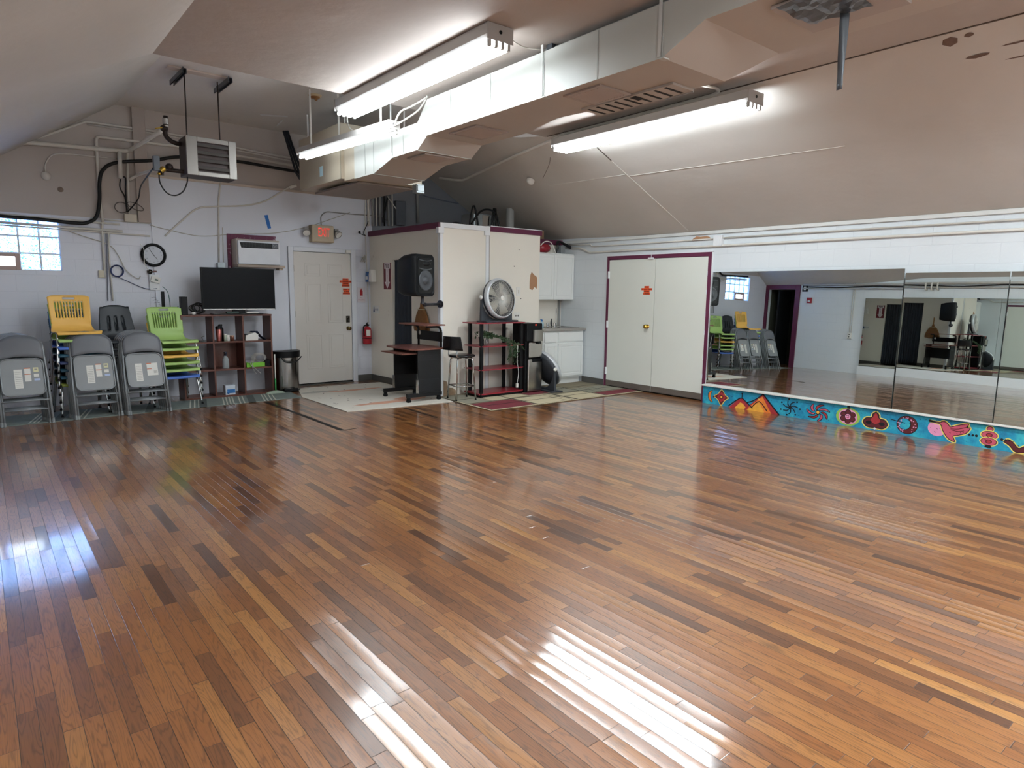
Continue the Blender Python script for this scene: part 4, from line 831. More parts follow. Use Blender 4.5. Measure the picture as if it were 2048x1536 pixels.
for y in (7.425, 8.055):
    q = MB(); q.box((4.47, y-.012, .12), (4.83, y+.012, DZ_-.02)); sp_ = build('side_panel', q, M('black_panel', '191a1e', .5), dk, bevel=.002)
    q = MB(); q.box((4.5, y-.0135, .15), (4.80, y-.012, .30)); build('panel_inset', q, M('black_panel_inset', '222328', .35), sp_); q = MB(); q.box((4.5, y-.0135, .55), (4.80, y-.012, .62)); build('panel_inset', q, M('black_panel_inset', '222328', .35), sp_)
    q = MB(); q.box((4.30, y-.022, .07), (4.84, y+.022, .12)); build('foot_bar', q, blackm, dk, bevel=.004)
    q = MB(); q.box((4.455, y-.02, .12), (4.47, y+.02, .3)); build('bracket', q, steel, dk)
    for x in (4.33, 4.80):
        q = MB(); q.cyl((x-.0, y-.018, .028), (x, y+.018, .028), .028, n=14); q.box((x-.018, y-.022, .03), (x+.018, y+.022, .07)); build('caster', q, blackp, dk, bevel=.002)
q = MB(); q.box((4.80, 7.44, .3), (4.815, 8.04, .6)); build('rear_panel', q, M('black_panel', '191a1e', .5), dk)
q = MB(); q.box((4.845, 7.42, .79), (4.86, 8.06, .92)); bp_ = build('back_board', q, blackp, dk, bevel=.003)
q = MB(); q.lathe([(.03, 0), (.03, .003), (0, .003)], (4.845, 7.98, .885), (-1, 0, 0)); build('badge', q, paper, bp_)
for y in (7.44, 8.02):
    q = MB(); q.tube(round_path([(4.85, y, DZ_), (4.85, y, .995), (4.62, y, .995)], .08, 6), .016, n=10); build('post', q, blackm, dk)
q = MB(); q.prism([(4.55, 7.40), (4.58, 7.35), (4.86, 7.35), (4.88, 7.40), (4.88, 8.06), (4.58, 8.10), (4.55, 8.05)], (0, 0, 1.01), (1, 0, 0), (0, 1, 0), (0, 0, .017), 0); build('upper_shelf', q, woodedge, dk)
# ---------------------------------------------------------------- loudspeaker on a pipe arm
ls = thing('loudspeaker', 'black loudspeaker on a pipe bracket above the desk', 'speaker', (4.6, 7.75, 1.4))
n_ = V((.30, -.95, 0)).normalized(); s_ = V((.95, .30, 0)).normalized(); oc = V((4.605, 7.44, 0))
def spk(u, d, z): return oc+s_*u+n_*(-d)+V((0, 0, z))
def ring(w, z0, z1, d, r=.05, ztop=.03, n=5):
    o = []
    for cx, cz, a0 in ((w-r, z1-r, 0), (-w+r, z1-r, 90), (-w+r, z0+r, 180), (w-r, z0+r, 270)):
        for k in range(n): an = math.radians(a0+k*90/(n-1)); u = cx+r*math.cos(an); z = cz+r*math.sin(an); z += ztop*(1-(u/w)**2) if a0 < 180 else -.4*ztop*(1-(u/w)**2); o.append(spk(u, d, z))
    return o
zb, zt = 1.40, 1.93
q = MB(); loft(q, [ring(.185, zb+.01, zt-.01, 0), ring(.20, zb, zt, .02), ring(.20, zb, zt, .10), ring(.17, zb+.01, zt-.02, .26), ring(.12, zb+.04, zt-.06, .38)], caps=True); build('cabinet', q, M('speaker_plastic', '1d2025', .5, bump=.0006, scale=200, spec=.3), ls)
q = MB(); loft(q, [ring(.165, zb+.03, zt-.03, -.003, .045), ring(.14, zb+.06, zt-.06, .02, .04)][::-1], caps=False); q.add(ring(.14, zb+.05, zt-.05, -.0045, .04), [list(range(20))]); build('front_baffle', q, M('speaker_baffle', '15171a', .35), ls)
q = MB(); pc = spk(0, -.008, zb+.205); q.lathe([(.135, .0), (.13, .012), (.115, .006), (.05, -.004), (.045, .01), (.03, .02), (0, .024)], pc, n_, n=32); build('woofer', q, M('woofer_cone', '4a4d52', .3, var=.1), ls)
q = MB(); 
for zz, w in ((.36, .12), (.47, .12)): q.tube([spk(-w+2*w*i/10, -.006-.010*math.sin(PI*i/10), zb+zz-.015*math.sin(PI*i/10)) for i in range(11)], .006)
build('horn_lip', q, M('speaker_grey', '5a5d61', .35), ls)
q = MB(); q.ball(spk(0, .0, zb+.42), (.09, .02, .035)); build('horn', q, M('speaker_plastic', '23262b'), ls)
pb = thing('pipe_bracket', 'iron pipe elbow arm with wall flange carrying the loudspeaker', 'bracket', (4.8, 7.6, 1.29))
q = MB(); q.tube(round_path([(4.63, 7.55, 1.415), (4.63, 7.55, 1.285), (4.99, 7.665, 1.29)], .05, 6), .02, n=12); q.cyl((4.63, 7.55, 1.33), (4.63, 7.55, 1.30), .026); q.cyl((4.66, 7.56, 1.286), (4.69, 7.569, 1.286), .026); build('arm', q, M('steel_pipe_dark', '55565c', .35, .8), pb)
q = MB(); q.cyl((4.975, 7.66, 1.29), (4.99, 7.665, 1.29), .052, n=20); q.cyl((4.955, 7.655, 1.29), (4.975, 7.66, 1.29), .03); build('flange', q, M('steel_pipe_dark', '55565c', .35, .8), pb)
# ---------------------------------------------------------------- broom on the partition
br_ = thing('straw_broom', 'straw hand broom hanging on the cream wall behind the loudspeaker', 'broom', (4.97, 8.12, .9))
straw = M('straw', '8a5f38', .8, var=.35, scale=70)
q = MB(); rows = []
for k, (z, w, d) in enumerate(((1.30, .025, .02), (1.24, .035, .022), (1.2, .09, .028), (1.12, .15, .03), (1.02, .19, .03), (.93, .21, .028), (.885, .20, .02))):
    rows.append([V((4.965+d*math.cos(2*PI*i/20), 8.12+w*math.sin(2*PI*i/20), z+(random.uniform(-.02, .02) if k == 6 else 0))) for i in range(20)])
loft(q, rows)
for i in range(70):
    y = 8.12+random.uniform(-1, 1)*.2; q.tube([(4.94+random.uniform(-.01, .02), 8.12+(y-8.12)*.9, 1.0), (4.945, y, .83+random.uniform(0, .06)+abs(y-8.12)*.3)], .0022, n=4)
build('bristles', q, straw, br_)
q = MB(); q.tube([(4.965, 8.12, 1.28), (4.968, 8.12, 1.5)], .016); build('handle', q, M('bamboo', '9c6f42', .5), br_)
q = MB(); q.tube([(4.962+.031*math.cos(2*PI*i/16), 8.12+.09*math.sin(2*PI*i/16), 1.205) for i in range(16)], .006, closed=True); build('binding', q, M('cream_twine', 'cdbb9a', .8), br_)
# ---------------------------------------------------------------- curtain in the closet opening
cu_ = thing('doorway_curtain', 'dark slate curtain hanging in the closet doorway', 'curtain', (5.05, 8.7, 0))
rows = []
for k in range(14):
    z = .05+(OZ-.05)*k/13; rows.append([V((5.045+.022*math.sin(j*1.15)*(1.1-.4*k/13)+.008*math.sin(j*.4+k*.2), OY0+.004+(OY1-OY0-.01)*j/44, z)) for j in range(45)])
q = MB(); q.grid(rows); build('fabric', q, M('slate_curtain', '3c424d', .85, var=.1, scale=3), cu_, solid=.004)
q = MB(); q.tube([(5.045, OY0, OZ-.01), (5.045, OY1, OZ-.01)], .01); build('rod', q, blackm, cu_)
# ---------------------------------------------------------------- bar stool
st = thing('bar_stool', 'round black bar stool with low back and chrome legs by the pillar', 'stool', (5.07, 7.28, 0))
SC = V((5.07, 7.27, 0))
q = MB(); q.lathe([(0, .588), (.16, .588), (.182, .598), (.185, .612), (.17, .622), (0, .624)], SC, n=32); build('seat', q, M('black_seat', '1b1c20', .25, var=.05), st)
for k, a in enumerate((35, 125, 215, 305)):
    d = V((math.cos(math.radians(a)), math.sin(math.radians(a)), 0)); q = MB(); q.tube(round_path([SC+d*.06+V((0, 0, .575)), SC+d*.155+V((0, 0, .58)), SC+d*.205+V((0, 0, .01))], .06, 6), .0115, n=10); lg = build('leg', q, chrome, st)
    q = MB(); q.cyl(SC+d*.205+V((0, 0, 0)), SC+d*.204+V((0, 0, .02)), .014, n=8); build('foot_tip', q, blackp, lg)
q = MB(); q.tube([SC+V((.19*math.cos(math.radians(a)), .19*math.sin(math.radians(a)), .2)) for a in (35, 125, 215, 305)], .008, closed=True); build('footrest', q, chrome, st)
bd = V((-.95, -.30, 0)).normalized(); bs_ = V((.30, -.95, 0)).normalized()
for s in (-1, 1): q = MB(); q.tube(smooth_path([SC+bd*.10+bs_*.07*s+V((0, 0, .585)), SC+bd*.19+bs_*.07*s+V((0, 0, .61)), SC+bd*.19+bs_*.075*s+V((0, 0, .70)), SC+bd*.215+bs_*.08*s+V((0, 0, .84))], 5), .0085, n=8); build('back_post', q, chrome, st)
q = MB(); rows = []
for k in range(6):
    z = .69+.185*k/5; rows.append([SC+bd*(.225+.02*k/5-.035*(u/.17)**2)+bs_*u*(1-.03*k)+V((0, 0, z)) for u in [-.17+.34*j/12 for j in range(13)]])
q.grid(rows); build('backrest', q, M('black_seat', '1b1c20'), st, solid=.014, bevel=.003)
# ---------------------------------------------------------------- red and black rack
rk = thing('shelf_rack', 'red and black four tier rack standing before the cream wall', 'rack', (5.7, 7.36, 0))
redl = M('red_laminate', '8a2430', .3, var=.1, scale=20)
RX0, RX1, RY0, RY1 = 5.29, 6.13, 7.17, 7.58
for x, y in ((5.35, 7.20), (5.41, 7.55), (6.0, 7.52), (6.07, 7.21)): q = MB(); q.box((x-.022, y-.02, .0), (x+.022, y+.02, 1.03)); build('post', q, blackp, rk, bevel=.004)
for z, e in ((.045, 0), (.385, .0), (.71, 0), (1.03, .03)):
    q = MB(); q.prism([(RX0+.02-e, RY0+.03), (RX0+.08-e, RY0-.005), (RX1-.08+e, RY0-.005), (RX1-.02+e, RY0+.03), (RX1-.04+e, RY1), (RX0+.04-e, RY1)], (0, 0, z), (1, 0, 0), (0, 1, 0), (0, 0, .014 if z > .1 else .02), 0); build('shelf', q, redl, rk, bevel=.002)
q = MB(); q.box((RX0+.05, RY0+.03, .0), (RX1-.05, RY1-.02, .045)); build('base', q, blackp, rk)
# ---------------------------------------------------------------- round floor fans
def box_fan(label):
    t = thing('floor_fan', label, 'fan', world=False)
    dkp = M('fan_dark_grey', '3f434a', .45); slv = M('fan_silver', 'cdd1d5', .35, .35); A = Matrix.Rotation(math.radians(-8), 4, 'X')
    R_ = .285
    q = MB(); q.lathe([(R_-.03, -.045), (R_, -.02), (R_, .03), (R_-.03, .055), (R_-.12, .075), (0, .08)], (0, 0, 0), (0, 1, 0), n=40); q.xf(A); q.xf(Matrix.Translation((0, 0, .325))); bk = build('rear_housing', q, dkp, t)
    q = MB(); q.lathe([(R_-.03, -.066), (R_-.026, -.072), (R_-.008, -.055), (R_+.006, -.02), (R_, .0), (R_-.02, .0)], (0, 0, 0), (0, 1, 0), n=48); q.xf(A); q.xf(Matrix.Translation((0, 0, .325))); build('front_ring', q, slv, t)
    q = MB()
    for k in range(72):
        a = 2*PI*k/72; p0 = V((.035*math.cos(a), -.078, .035*math.sin(a))); p1 = V((.14*math.cos(a+.06), -.082, .14*math.sin(a+.06))); p2 = V(((R_-.026)*math.cos(a+.15), -.066, (R_-.026)*math.sin(a+.15))); q.tube([p0, p1, p2], .0032, n=4)
    for r in (.09, .15, .2): q.tube([(r*math.cos(2*PI*k/40), -.08, r*math.sin(2*PI*k/40)) for k in range(40)], .0016, n=4, closed=True)
    q.xf(A); q.xf(Matrix.Translation((0, 0, .325))); build('grille', q, M('grille_grey', 'c4c2bc', .4), t)
    q = MB(); q.lathe([(0, -.092), (.03, -.09), (.036, -.08), (.036, -.07), (0, -.07)], (0, 0, 0), (0, 1, 0), n=20); q.xf(A); q.xf(Matrix.Translation((0, 0, .325))); build('hub_cap', q, paper, t)
    for k in range(5):
        q = MB(); rows = []
        for i in range(5):
            r = .04+.185*i/4; rows.append([V((r*math.cos(2*PI*k/5+(j-1.5)*.22), -.02-.012*(j-1.5), r*math.sin(2*PI*k/5+(j-1.5)*.22))) for j in range(4)])
        q.grid(rows); q.xf(A); q.xf(Matrix.Translation((0, 0, .325))); build('blade', q, M('fan_blade', 'bdb8a8', .5), t, solid=.003)
    q = MB(); pts = [(-.31, 0), (.31, 0), (.31, .03), (.30, .30), (.285, .34), (.275, .27)]
    for i in range(9): th = math.radians(-20-140*i/8); pts.append((.288*math.cos(th), .325+.288*math.sin(th)))
    pts += [(-.275, .27), (-.285, .34), (-.30, .30), (-.31, .03)]
    q.prism(pts, (0, .03, 0), (1, 0, 0), (0, 0, 1), (0, .035, 0)); q.box((-.315, -.09, 0), (.315, .12, .022)); build('stand', q, dkp, t, bevel=.003)
    for s in (-1, 1): q = MB(); q.lathe([(.028, 0), (.028, .012), (.02, .018), (0, .02)], (s*.296, .045, .345), (s, 0, 0), n=16); build('knob', q, paper, t)
    return t
f1 = box_fan('round silver and black floor fan standing on top of the red rack'); f1.location = (5.755, 7.34, 1.0445); f1.rotation_euler = (0, 0, .12)
f2 = dup(f1, label='round silver floor fan on the floor, tilted back between cooler and cabinet'); f2.location = (6.60, 7.24, .008); f2.rotation_euler = (0, 0, math.radians(82))
A2 = Matrix.Translation((0, 0, .325)) @ Matrix.Rotation(math.radians(-20), 4, 'X') @ Matrix.Translation((0, 0, -.325))
for c in f2.children:
    if not c.name.startswith(('stand', 'knob')): c.matrix_local = A2 @ c.matrix_local
# ---------------------------------------------------------------- plant on the rack
pl_ = thing('trailing_plant', 'trailing green vine in a white striped pot on the red rack', 'plant', (5.6, 7.36, .724))
q = MB(); q.lathe([(0, .724), (.05, .724), (.065, .83), (.07, .835), (.062, .835), (.05, .80), (0, .80)], (5.50, 7.36, 0), n=20); build('pot', q, M('dark_pot', '2c2b2a', .5), pl_)
q = MB()
for k in range(3): q.tube([(5.455+.022*k, 7.30-.003*k, .73), (5.445+.024*k, 7.285, .79), (5.43+.03*k, 7.30, .85)], .005, n=5)
build('white_stripes', q, paper, pl_)
leafg = M('vine_leaf', '3c5236', .55, var=.35, scale=30); q = MB(); vn = MB()
def leaf(q, p, s):
    d = V((random.uniform(-1, 1), random.uniform(-1, 1), random.uniform(-.9, .5))).normalized(); u = d.cross(V((random.uniform(-1, 1), random.uniform(-1, 1), 1))).normalized(); w = d.cross(u)*.15*s
    q.add([p, p+d*s*.5+u*s*.28+w, p+d*s, p+d*s*.5-u*s*.28+w], [(0, 1, 2), (0, 2, 3)])
for k in range(16):
    a = random.uniform(0, 2*PI); L_ = random.uniform(.08, .2); p = [V((5.51, 7.36, .82)), V((5.51+L_*.5*math.cos(a), 7.36+L_*.4*math.sin(a), .82+L_*.5)), V((5.52+L_*1.3*math.cos(a), 7.34+L_*.5*math.sin(a), .84))]; p = smooth_path(p, 4); vn.tube(p, .0018, n=4)
    for s in p[3:]:
        for _ in range(3): leaf(q, s, random.uniform(.03, .05))
for k in range(9):
    x = 5.72+random.uniform(0, .2); e = random.uniform(.35, .6); p = smooth_path([(5.52, 7.34, .85), (5.65, 7.28, .86), (x, 7.2, .78), (x+.04, 7.145, .68), (x+.03+random.uniform(-.03, .03), 7.14, e)], 8); vn.tube(p, .0018, n=4)
    for s in p:
        for _ in range(2): leaf(q, V(s)+V((random.uniform(-.01, .01), random.uniform(-.015, .005), 0)), random.uniform(.025, .042))
p = smooth_path([(5.9, 7.15, .74), (6.0, 7.14, .72), (6.06, 7.14, .66)], 5)
for s in p:
    for _ in range(3): leaf(q, s, .03)
build('leaves', q, leafg, pl_); build('vines', vn, M('vine_stem', '4d5636', .6), pl_)
# ---------------------------------------------------------------- water cooler
wc = thing('water_cooler', 'black and steel water dispenser beside the red rack', 'water cooler', (6.30, 7.32, 0))
WA, WB, WY, WYB = 6.145, 6.445, 7.17, 7.50
q = MB(); q.box((WA, WY+.03, .01), (WB, WYB, 1.02)); q.box((WA, WY+.0, .76), (WB, WY+.03, 1.02)); build('housing', q, blackp, wc, bevel=.01)
q = MB(); q.box((WA+.03, WY-.012, .02), (WB-.003, WY+.03, .50)); build('lower_door', q, steel, wc, bevel=.012)
q = MB(); q.box((WA+.04, WY-.010, .52), (WB-.004, WY+.02, .745)); build('dispense_panel', q, steel, wc, bevel=.012)
q = MB(); q.box((WA+.10, WY-.02, .455), (WB-.01, WY+.0, .505)); build('drip_tray', q, blackp, wc, bevel=.005)
q = MB(); loft(q, [[V((x, y, z)) for x, y in ((WA+.12, WY+.01), (WA+.12, WY-.03), (WA+.15, WY-.045), (WB-.03, WY-.045), (WB-.012, WY-.03), (WB-.012, WY+.01))] for z in (.76, .90, .925)]); build('tap_cover', q, M('cooler_grey', '8e8b84', .3, .6), wc, bevel=.004)
q = MB(); q.cyl((6.34, WY-.03, .72), (6.34, WY-.03, .76), .012); q.cyl((6.38, WY-.03, .72), (6.38, WY-.03, .76), .012); build('tap', q, blackp, wc)
q = MB(); q.box((6.30, WY-.002, .985), (6.335, WY-.0005, 1.01)); build('red_badge', q, M('red_badge_paint', 'c9412f', .4), wc)
q = MB(); p_ = [fy(1035.5, 690, 7.13), fy(1034.5, 722, 7.12), fy(1037, 745, 7.12), fy(1034, 768, 7.11)]; q.tube(smooth_path(p_, 6), .004, n=6); q.box(p_[-1]-V((.014, .012, .05)), p_[-1]+V((.014, .012, .01))); single('power_lead', q, M('white_cord', 'd9d6d0', .5), 'white cord with plug hanging at the right side of the red rack', 'cord')
cp = thing('water_pipe', 'slim glossy white pipe in the corner behind the red rack', 'pipe', (6.14, 7.64, 0)); q = MB(); q.cyl((6.14, 7.64, .05), (6.14, 7.64, .92), .02); build('tube', q, pipew, cp); q = MB(); q.cyl((6.14, 7.64, .92), (6.14, 7.64, .94), .024); build('cap', q, pipew, cp)
# ---------------------------------------------------------------- kitchen
cabw = M('white_cabinet', 'e6e8e5', .4, var=.02)
def panel_door(q, x0, x1, y, z0, z1):
    q.box((x0, y-.018, z0), (x1, y, z1)); b_ = .045
    for a, c, d, e in ((x0, x1, z0, z0+b_), (x0, x1, z1-b_, z1), (x0, x0+b_, z0+b_, z1-b_), (x1-b_, x1, z0+b_, z1-b_)): q.box((a, y-.025, d), (c, y-.018, e))
    q.box((x0+b_+.02, y-.023, z0+b_+.02), (x1-b_-.02, y-.018, z1-b_-.02))
lc = thing('base_cabinet', 'white base cabinet under the sink by the right wall', 'cabinet', (7.28, 7.85, 0))
q = MB(); q.box((6.84, 7.585, .1), (7.715, 8.14, .865)); q.box((6.86, 7.64, 0), (7.70, 8.14, .1)); build('carcass', q, cabw, lc)
for x0, x1 in ((6.85, 7.105), (7.15, 7.70)):
    q = MB(); panel_door(q, x0, x1, 7.585, .13, .665); build('door', q, cabw, lc, bevel=.003)
    q = MB(); q.box((x0, 7.565, .69), (x1, 7.585, .84)); q.box((x0+.01, 7.562, .70), (x1-.01, 7.565, .83)); build('drawer', q, cabw, lc, bevel=.003)
q = MB(); q.box((6.83, 7.53, .865), (7.735, 8.15, .905)); single('countertop', q, M('speckled_grey_counter', '98948d', .35, var=.2, scale=150), 'speckled grey kitchen countertop with chipped edge', 'countertop', bevel=.006)
sk = thing('kitchen_sink', 'steel drop in sink with dark spout faucet on the countertop', 'sink', (7.35, 7.83, .905))
q = MB(); 
for a, c, d, e in ((7.08, 7.64, 7.60, 7.63), (7.08, 7.64, 7.98, 8.06), (7.08, 7.12, 7.63, 7.98), (7.60, 7.64, 7.63, 7.98)): q.box((a, d, .905), (c, e, .913))
q.box((7.12, 7.63, .9055), (7.60, 7.98, .907)); build('basin', q, steel, sk, bevel=.002)
q = MB(); q.tube(smooth_path([(7.40, 8.01, .913), (7.40, 8.01, .98), (7.37, 7.98, 1.03), (7.25, 7.86, .98), (7.22, 7.82, .945)], 6), .013, n=10); build('spout', q, M('dark_chrome', '6b6d70', .2, 1.), sk)
q = MB(); 
for x in (7.32, 7.48): q.lathe([(.02, 0), (.018, .03), (.024, .04), (.02, .055), (0, .057)], (x, 8.02, .913))
build('tap_handle', q, chrome, sk)
q = MB(); q.tube(smooth_path([(7.52, 8.02, .913), (7.52, 8.03, 1.15), (7.49, 8.0, 1.2)], 6), .008); build('sprayer', q, chrome, sk)
sp2 = thing('soap_bottle', 'blue capped clear soap bottle on the counter left of the sink', 'bottle', (6.95, 7.75, .905))
q = MB(); q.lathe([(0, .905), (.032, .905), (.034, .98), (.015, 1.0), (.015, 1.01)], (6.95, 7.75, 0)); build('body', q, M('pale_blue_soap', 'a9c9d6', .3, trans=.2), sp2); q = MB(); q.cyl((6.95, 7.75, 1.01), (6.95, 7.75, 1.04), .016); q.box((6.92, 7.745, 1.035), (6.95, 7.755, 1.045)); build('pump', q, M('blue_cap', '2f6fb0', .4), sp2)
uc = thing('wall_cabinet', 'white two door cabinet hanging above the sink', 'cabinet', (7.28, 8.0, 1.35))
q = MB(); q.box((6.84, 7.87, 1.35), (7.735, 8.15, 2.09)); q.box((6.84, 7.86, 2.08), (7.735, 8.15, 2.095)); build('carcass', q, cabw, uc)
for x0, x1 in ((6.845, 7.283), (7.288, 7.73)): q = MB(); panel_door(q, x0, x1, 7.87, 1.355, 2.075); build('door', q, cabw, uc, bevel=.003)
q = MB(); q.box((7.66, 8.12, .905), (7.70, 8.15, 1.35)); single('corner_strip', q, M('strip_grey', '8a8a88', .5), 'grey vertical strip in the corner between counter and wall cabinet', 'trim')  # plain grey strip standing in the corner
bg = thing('red_bag', 'shiny red bag lying on top of the wall cabinet', 'bag', (7.15, 7.98, 2.095))
q = MB(); rows = []
for i in range(9):
    a = PI*i/8; rows.append([V((7.17+(.15+.02*math.sin(3*b_))*math.sin(a)*math.cos(b_)*(1+.1*math.sin(5*b_+i)), 8.0+.10*math.sin(a)*math.sin(b_), 2.175-.08*math.cos(a)*(1 if a > PI/2 else 1))) for b_ in [2*PI*j/20 for j in range(20)]])
for i in range(8): pass
q.add([p for r in rows for p in r], [(i*20+j, i*20+(j+1) % 20, (i+1)*20+(j+1) % 20, (i+1)*20+j) for i in range(8) for j in range(20)], 0, True); build('pouch', q, M('shiny_red_fabric', '8c1f2c', .3, var=.4, scale=25, bump=.01), bg)
q = MB(); q.tube(smooth_path([(7.05, 7.93, 2.2), (7.12, 7.90, 2.27), (7.24, 7.89, 2.26), (7.31, 7.88, 2.15), (7.33, 7.87, 2.10)], 6), .008); build('drawstring', q, paper, bg)
q = MB(); q.box((7.55, 7.98, 2.1), (7.64, 8.1, 2.24)); single('grey_utility_box', q, M('galvanized', '9ea5a8', .4, .5), 'grey electrical box on the wall cabinet in the corner', 'box', bevel=.004)
q = MB()
for k in range(5): q.tube(smooth_path([(7.5+.02*k, 8.05, 2.1+.02*k), (7.5+random.uniform(-.03, .05), 8.02, 2.3), (7.62, 7.96+.02*k, 2.27), (7.70, 7.9, 2.22-.01*k)], 5), .006)
single('cable_bundle', q, wirek, 'bundle of black cables above the grey box in the kitchen corner', 'cable')
# wall plates and marks on the cream wall
def plate(x0, z0, w, h, label, holes=0):
    t = thing('wall_plate', label, 'wall plate', (x0+w/2, PY-.005, z0)); q = MB(); q.box((x0, PY-.006, z0), (x0+w, PY, z0+h)); build('cover', q, paper, t, bevel=.002)
    q = MB(); q.box((x0+w/2-.01, PY-.008, z0+h*.3), (x0+w/2+.01, PY-.006, z0+h*.7)); build('switch', q, M('ivory_plastic', 'c9c5b8', .4), t) if not holes else None
    if holes:
        for k in range(2): q = MB(); q.cyl((x0+w*(.3+.4*k), PY-.008, z0+h/2), (x0+w*(.3+.4*k), PY-.006, z0+h/2), .014); build('socket', q, M('dark_socket', '6d6a66', .5), t)
_a, _b = fy(1036, 592, PY), fy(1033, 638, PY)
plate(_a.x-.04, _a.z, .085, .13, 'blank white wall plate right of the silver fan'); plate(_b.x-.055, _b.z, .115, .10, 'white double outlet plate low on the cream wall right of the fan', 1)
q = MB(); q.prism([(6.62, 1.52), (6.68, 1.50), (6.72, 1.55), (6.765, 1.52), (6.78, 1.60), (6.77, 1.70), (6.70, 1.74), (6.66, 1.78), (6.635, 1.73), (6.62, 1.62)], (0, PY-.0015, 0), (1, 0, 0), (0, 0, 1), (0, .0015, 0)); single('torn_patch', q, M('bare_tan_patch', 'a97f5f', .8), 'tan torn patch on the cream wall next to the kitchen', 'patch')
q = MB()
for x, z in ((6.31, 1.85), (6.33, 1.38), (6.45, 1.37), (6.31, 1.40), (6.4, 2.1)): q.cyl((x, PY-.002, z), (x, PY, z), .008, n=8)
single('screw_holes', q, M('dark_gap', '0c0c0d'), 'few dark screw holes scattered on the cream wall', 'holes')
q = MB(); q.prism([(5.02, 0), (5.26, 0), (5.27, .05), (5.20, .10), (5.12, .11), (5.10, .2), (5.04, .22)], (0, PY-.0016, 0), (1, 0, 0), (0, 0, 1), (0, .0016, 0)); single('scuffed_patch', q, M('scuff_brown', '9a8268', .8, var=.3, scale=20), 'brown scuffed patch at the foot of the pillar', 'patch')
# ---------------------------------------------------------------- air conditioner
af = thing('purple_surround', 'peeling purple wood frame around the wall air conditioner', 'frame', (3.15, YB-.018, 1.75))
q = MB(); q.box((2.80, YB-.05, 1.72), (2.845, YB-.018, 2.225)); q.box((2.845, YB-.05, 2.15), (3.475, YB-.018, 2.225)); q.box((3.455, YB-.05, 2.12), (3.475, YB-.018, 2.15)); build('boards', q, M('peeling_purple', '6d2f4c', .6, dirt='c9b9c4', dscale=16, dcut=.6, damt=.7), af, bevel=.003)
ac = thing('air_conditioner', 'white air conditioner set in the back wall above the television', 'air conditioner', (3.14, YB-.15, 1.78))
q = MB(); q.box((2.85, 9.50, 1.80), (3.445, YB-.018, 2.15)); build('sleeve', q, M('ac_side', 'b7aca3', .5), ac, bevel=.004)
q = MB(); q.box((2.862, 9.455, 1.805), (3.44, 9.50, 2.125)); build('front_panel', q, M('ac_white', 'dadde3', .35), ac, bevel=.01)
q = MB(); q.prism([(2.885, 2.105), (3.415, 2.105), (3.415, 2.03), (2.905, 2.03)], (0, 9.452, 0), (1, 0, 0), (0, 0, 1), (0, .004, 0)); vg = build('air_vent', q, blackp, ac)
q = MB()
for k in range(4): q.box((2.90, 9.447, 2.043+.016*k), (3.31, 9.452, 2.047+.016*k))
for k in range(9): q.box((2.93+.042*k, 9.448, 2.035), (2.933+.042*k, 9.452, 2.10))
build('louvers', q, M('vent_grey', '2b2d33', .4), vg)
q = MB(); q.box((3.325, 9.447, 2.036), (3.405, 9.452, 2.10)); build('control_panel', q, M('control_grey', '4b4e57', .3), ac)
q = MB(); 
for x, z in ((3.34, 2.08), (3.36, 2.06), (3.38, 2.08), (3.35, 2.05)): q.box((x, 9.445, z), (x+.01, 9.447, z+.005))
build('buttons', q, M('button_grey', '888c94', .4), ac)
q = MB(); q.box((2.85, 9.44, 1.765), (3.50, YB-.03, 1.80)); q.box((3.42, 9.46, 1.735), (3.48, 9.6, 1.765)); single('wooden_sill', q, M('sill_wood', 'a8988a', .6, var=.2, scale=15), 'weathered wooden sill carrying the air conditioner', 'sill', bevel=.005)
# ---------------------------------------------------------------- clock, thermostat etc
ck = thing('wall_clock', 'round wall clock with thick black rim on the white wall', 'clock', (1.87, YB-.02, 1.745))
KC = V((1.87, YB-.018, 1.89)); q = MB(); q.lathe([(.0, .0), (.148, 0), (.152, .015), (.14, .035), (.118, .03), (.115, .018)], KC, (0, -1, 0), n=48); build('rim', q, blackp, ck)
q = MB(); q.lathe([(.117, .018), (0, .019)], KC, (0, -1, 0), n=48, sm=False); fc = build('dial', q, M('dial_white', 'c9cdd6', .4, var=.01), ck)
q = MB()
for h in range(1, 13):
    a = PI/2-h*PI/6; q.text(str(h), .024, KC+V((.092*math.cos(a), -.0205, .092*math.sin(a))), (1, 0, 0), (0, 0, 1))
for m_ in range(60): a = 2*PI*m_/60; c_ = KC+V((.11*math.cos(a), -.0205, .11*math.sin(a))); q.box(c_-V((.0008, .0002, .002)), c_+V((.0008, .0002, .002)))
build('numerals', q, M('clock_print', '55585f', .5), fc)
q = MB(); dm = V((-.52, 0, .85)).normalized(); dh = V((.62, 0, -.78)).normalized(); q.beam(KC+V((0, -.024, 0))-dm*.01, KC+V((0, -.024, 0))+dm*.095, .003, .006, (0, 1, 0)); q.beam(KC+V((0, -.022, 0))-dh*.01, KC+V((0, -.022, 0))+dh*.068, .003, .007, (0, 1, 0)); q.cyl(KC+V((0, -.028, 0)), KC+V((0, -.018, 0)), .006); build('hands', q, blackp, ck)
def wallbox(name, x0, x1, z0, z1, d, m, label, cat='box', bev=.004, rot=0, y=None, grp=None):
    y = YB-.018 if y is None else y; q = MB(); q.box((x0, y-d, z0), (x1, y, z1))
    if rot: c_ = V(((x0+x1)/2, y, (z0+z1)/2)); q.xf(Matrix.Translation(c_) @ Matrix.Rotation(math.radians(rot), 4, 'Y') @ Matrix.Translation(-c_))
    return single(name, q, m, label, cat, grp, bevel=bev)
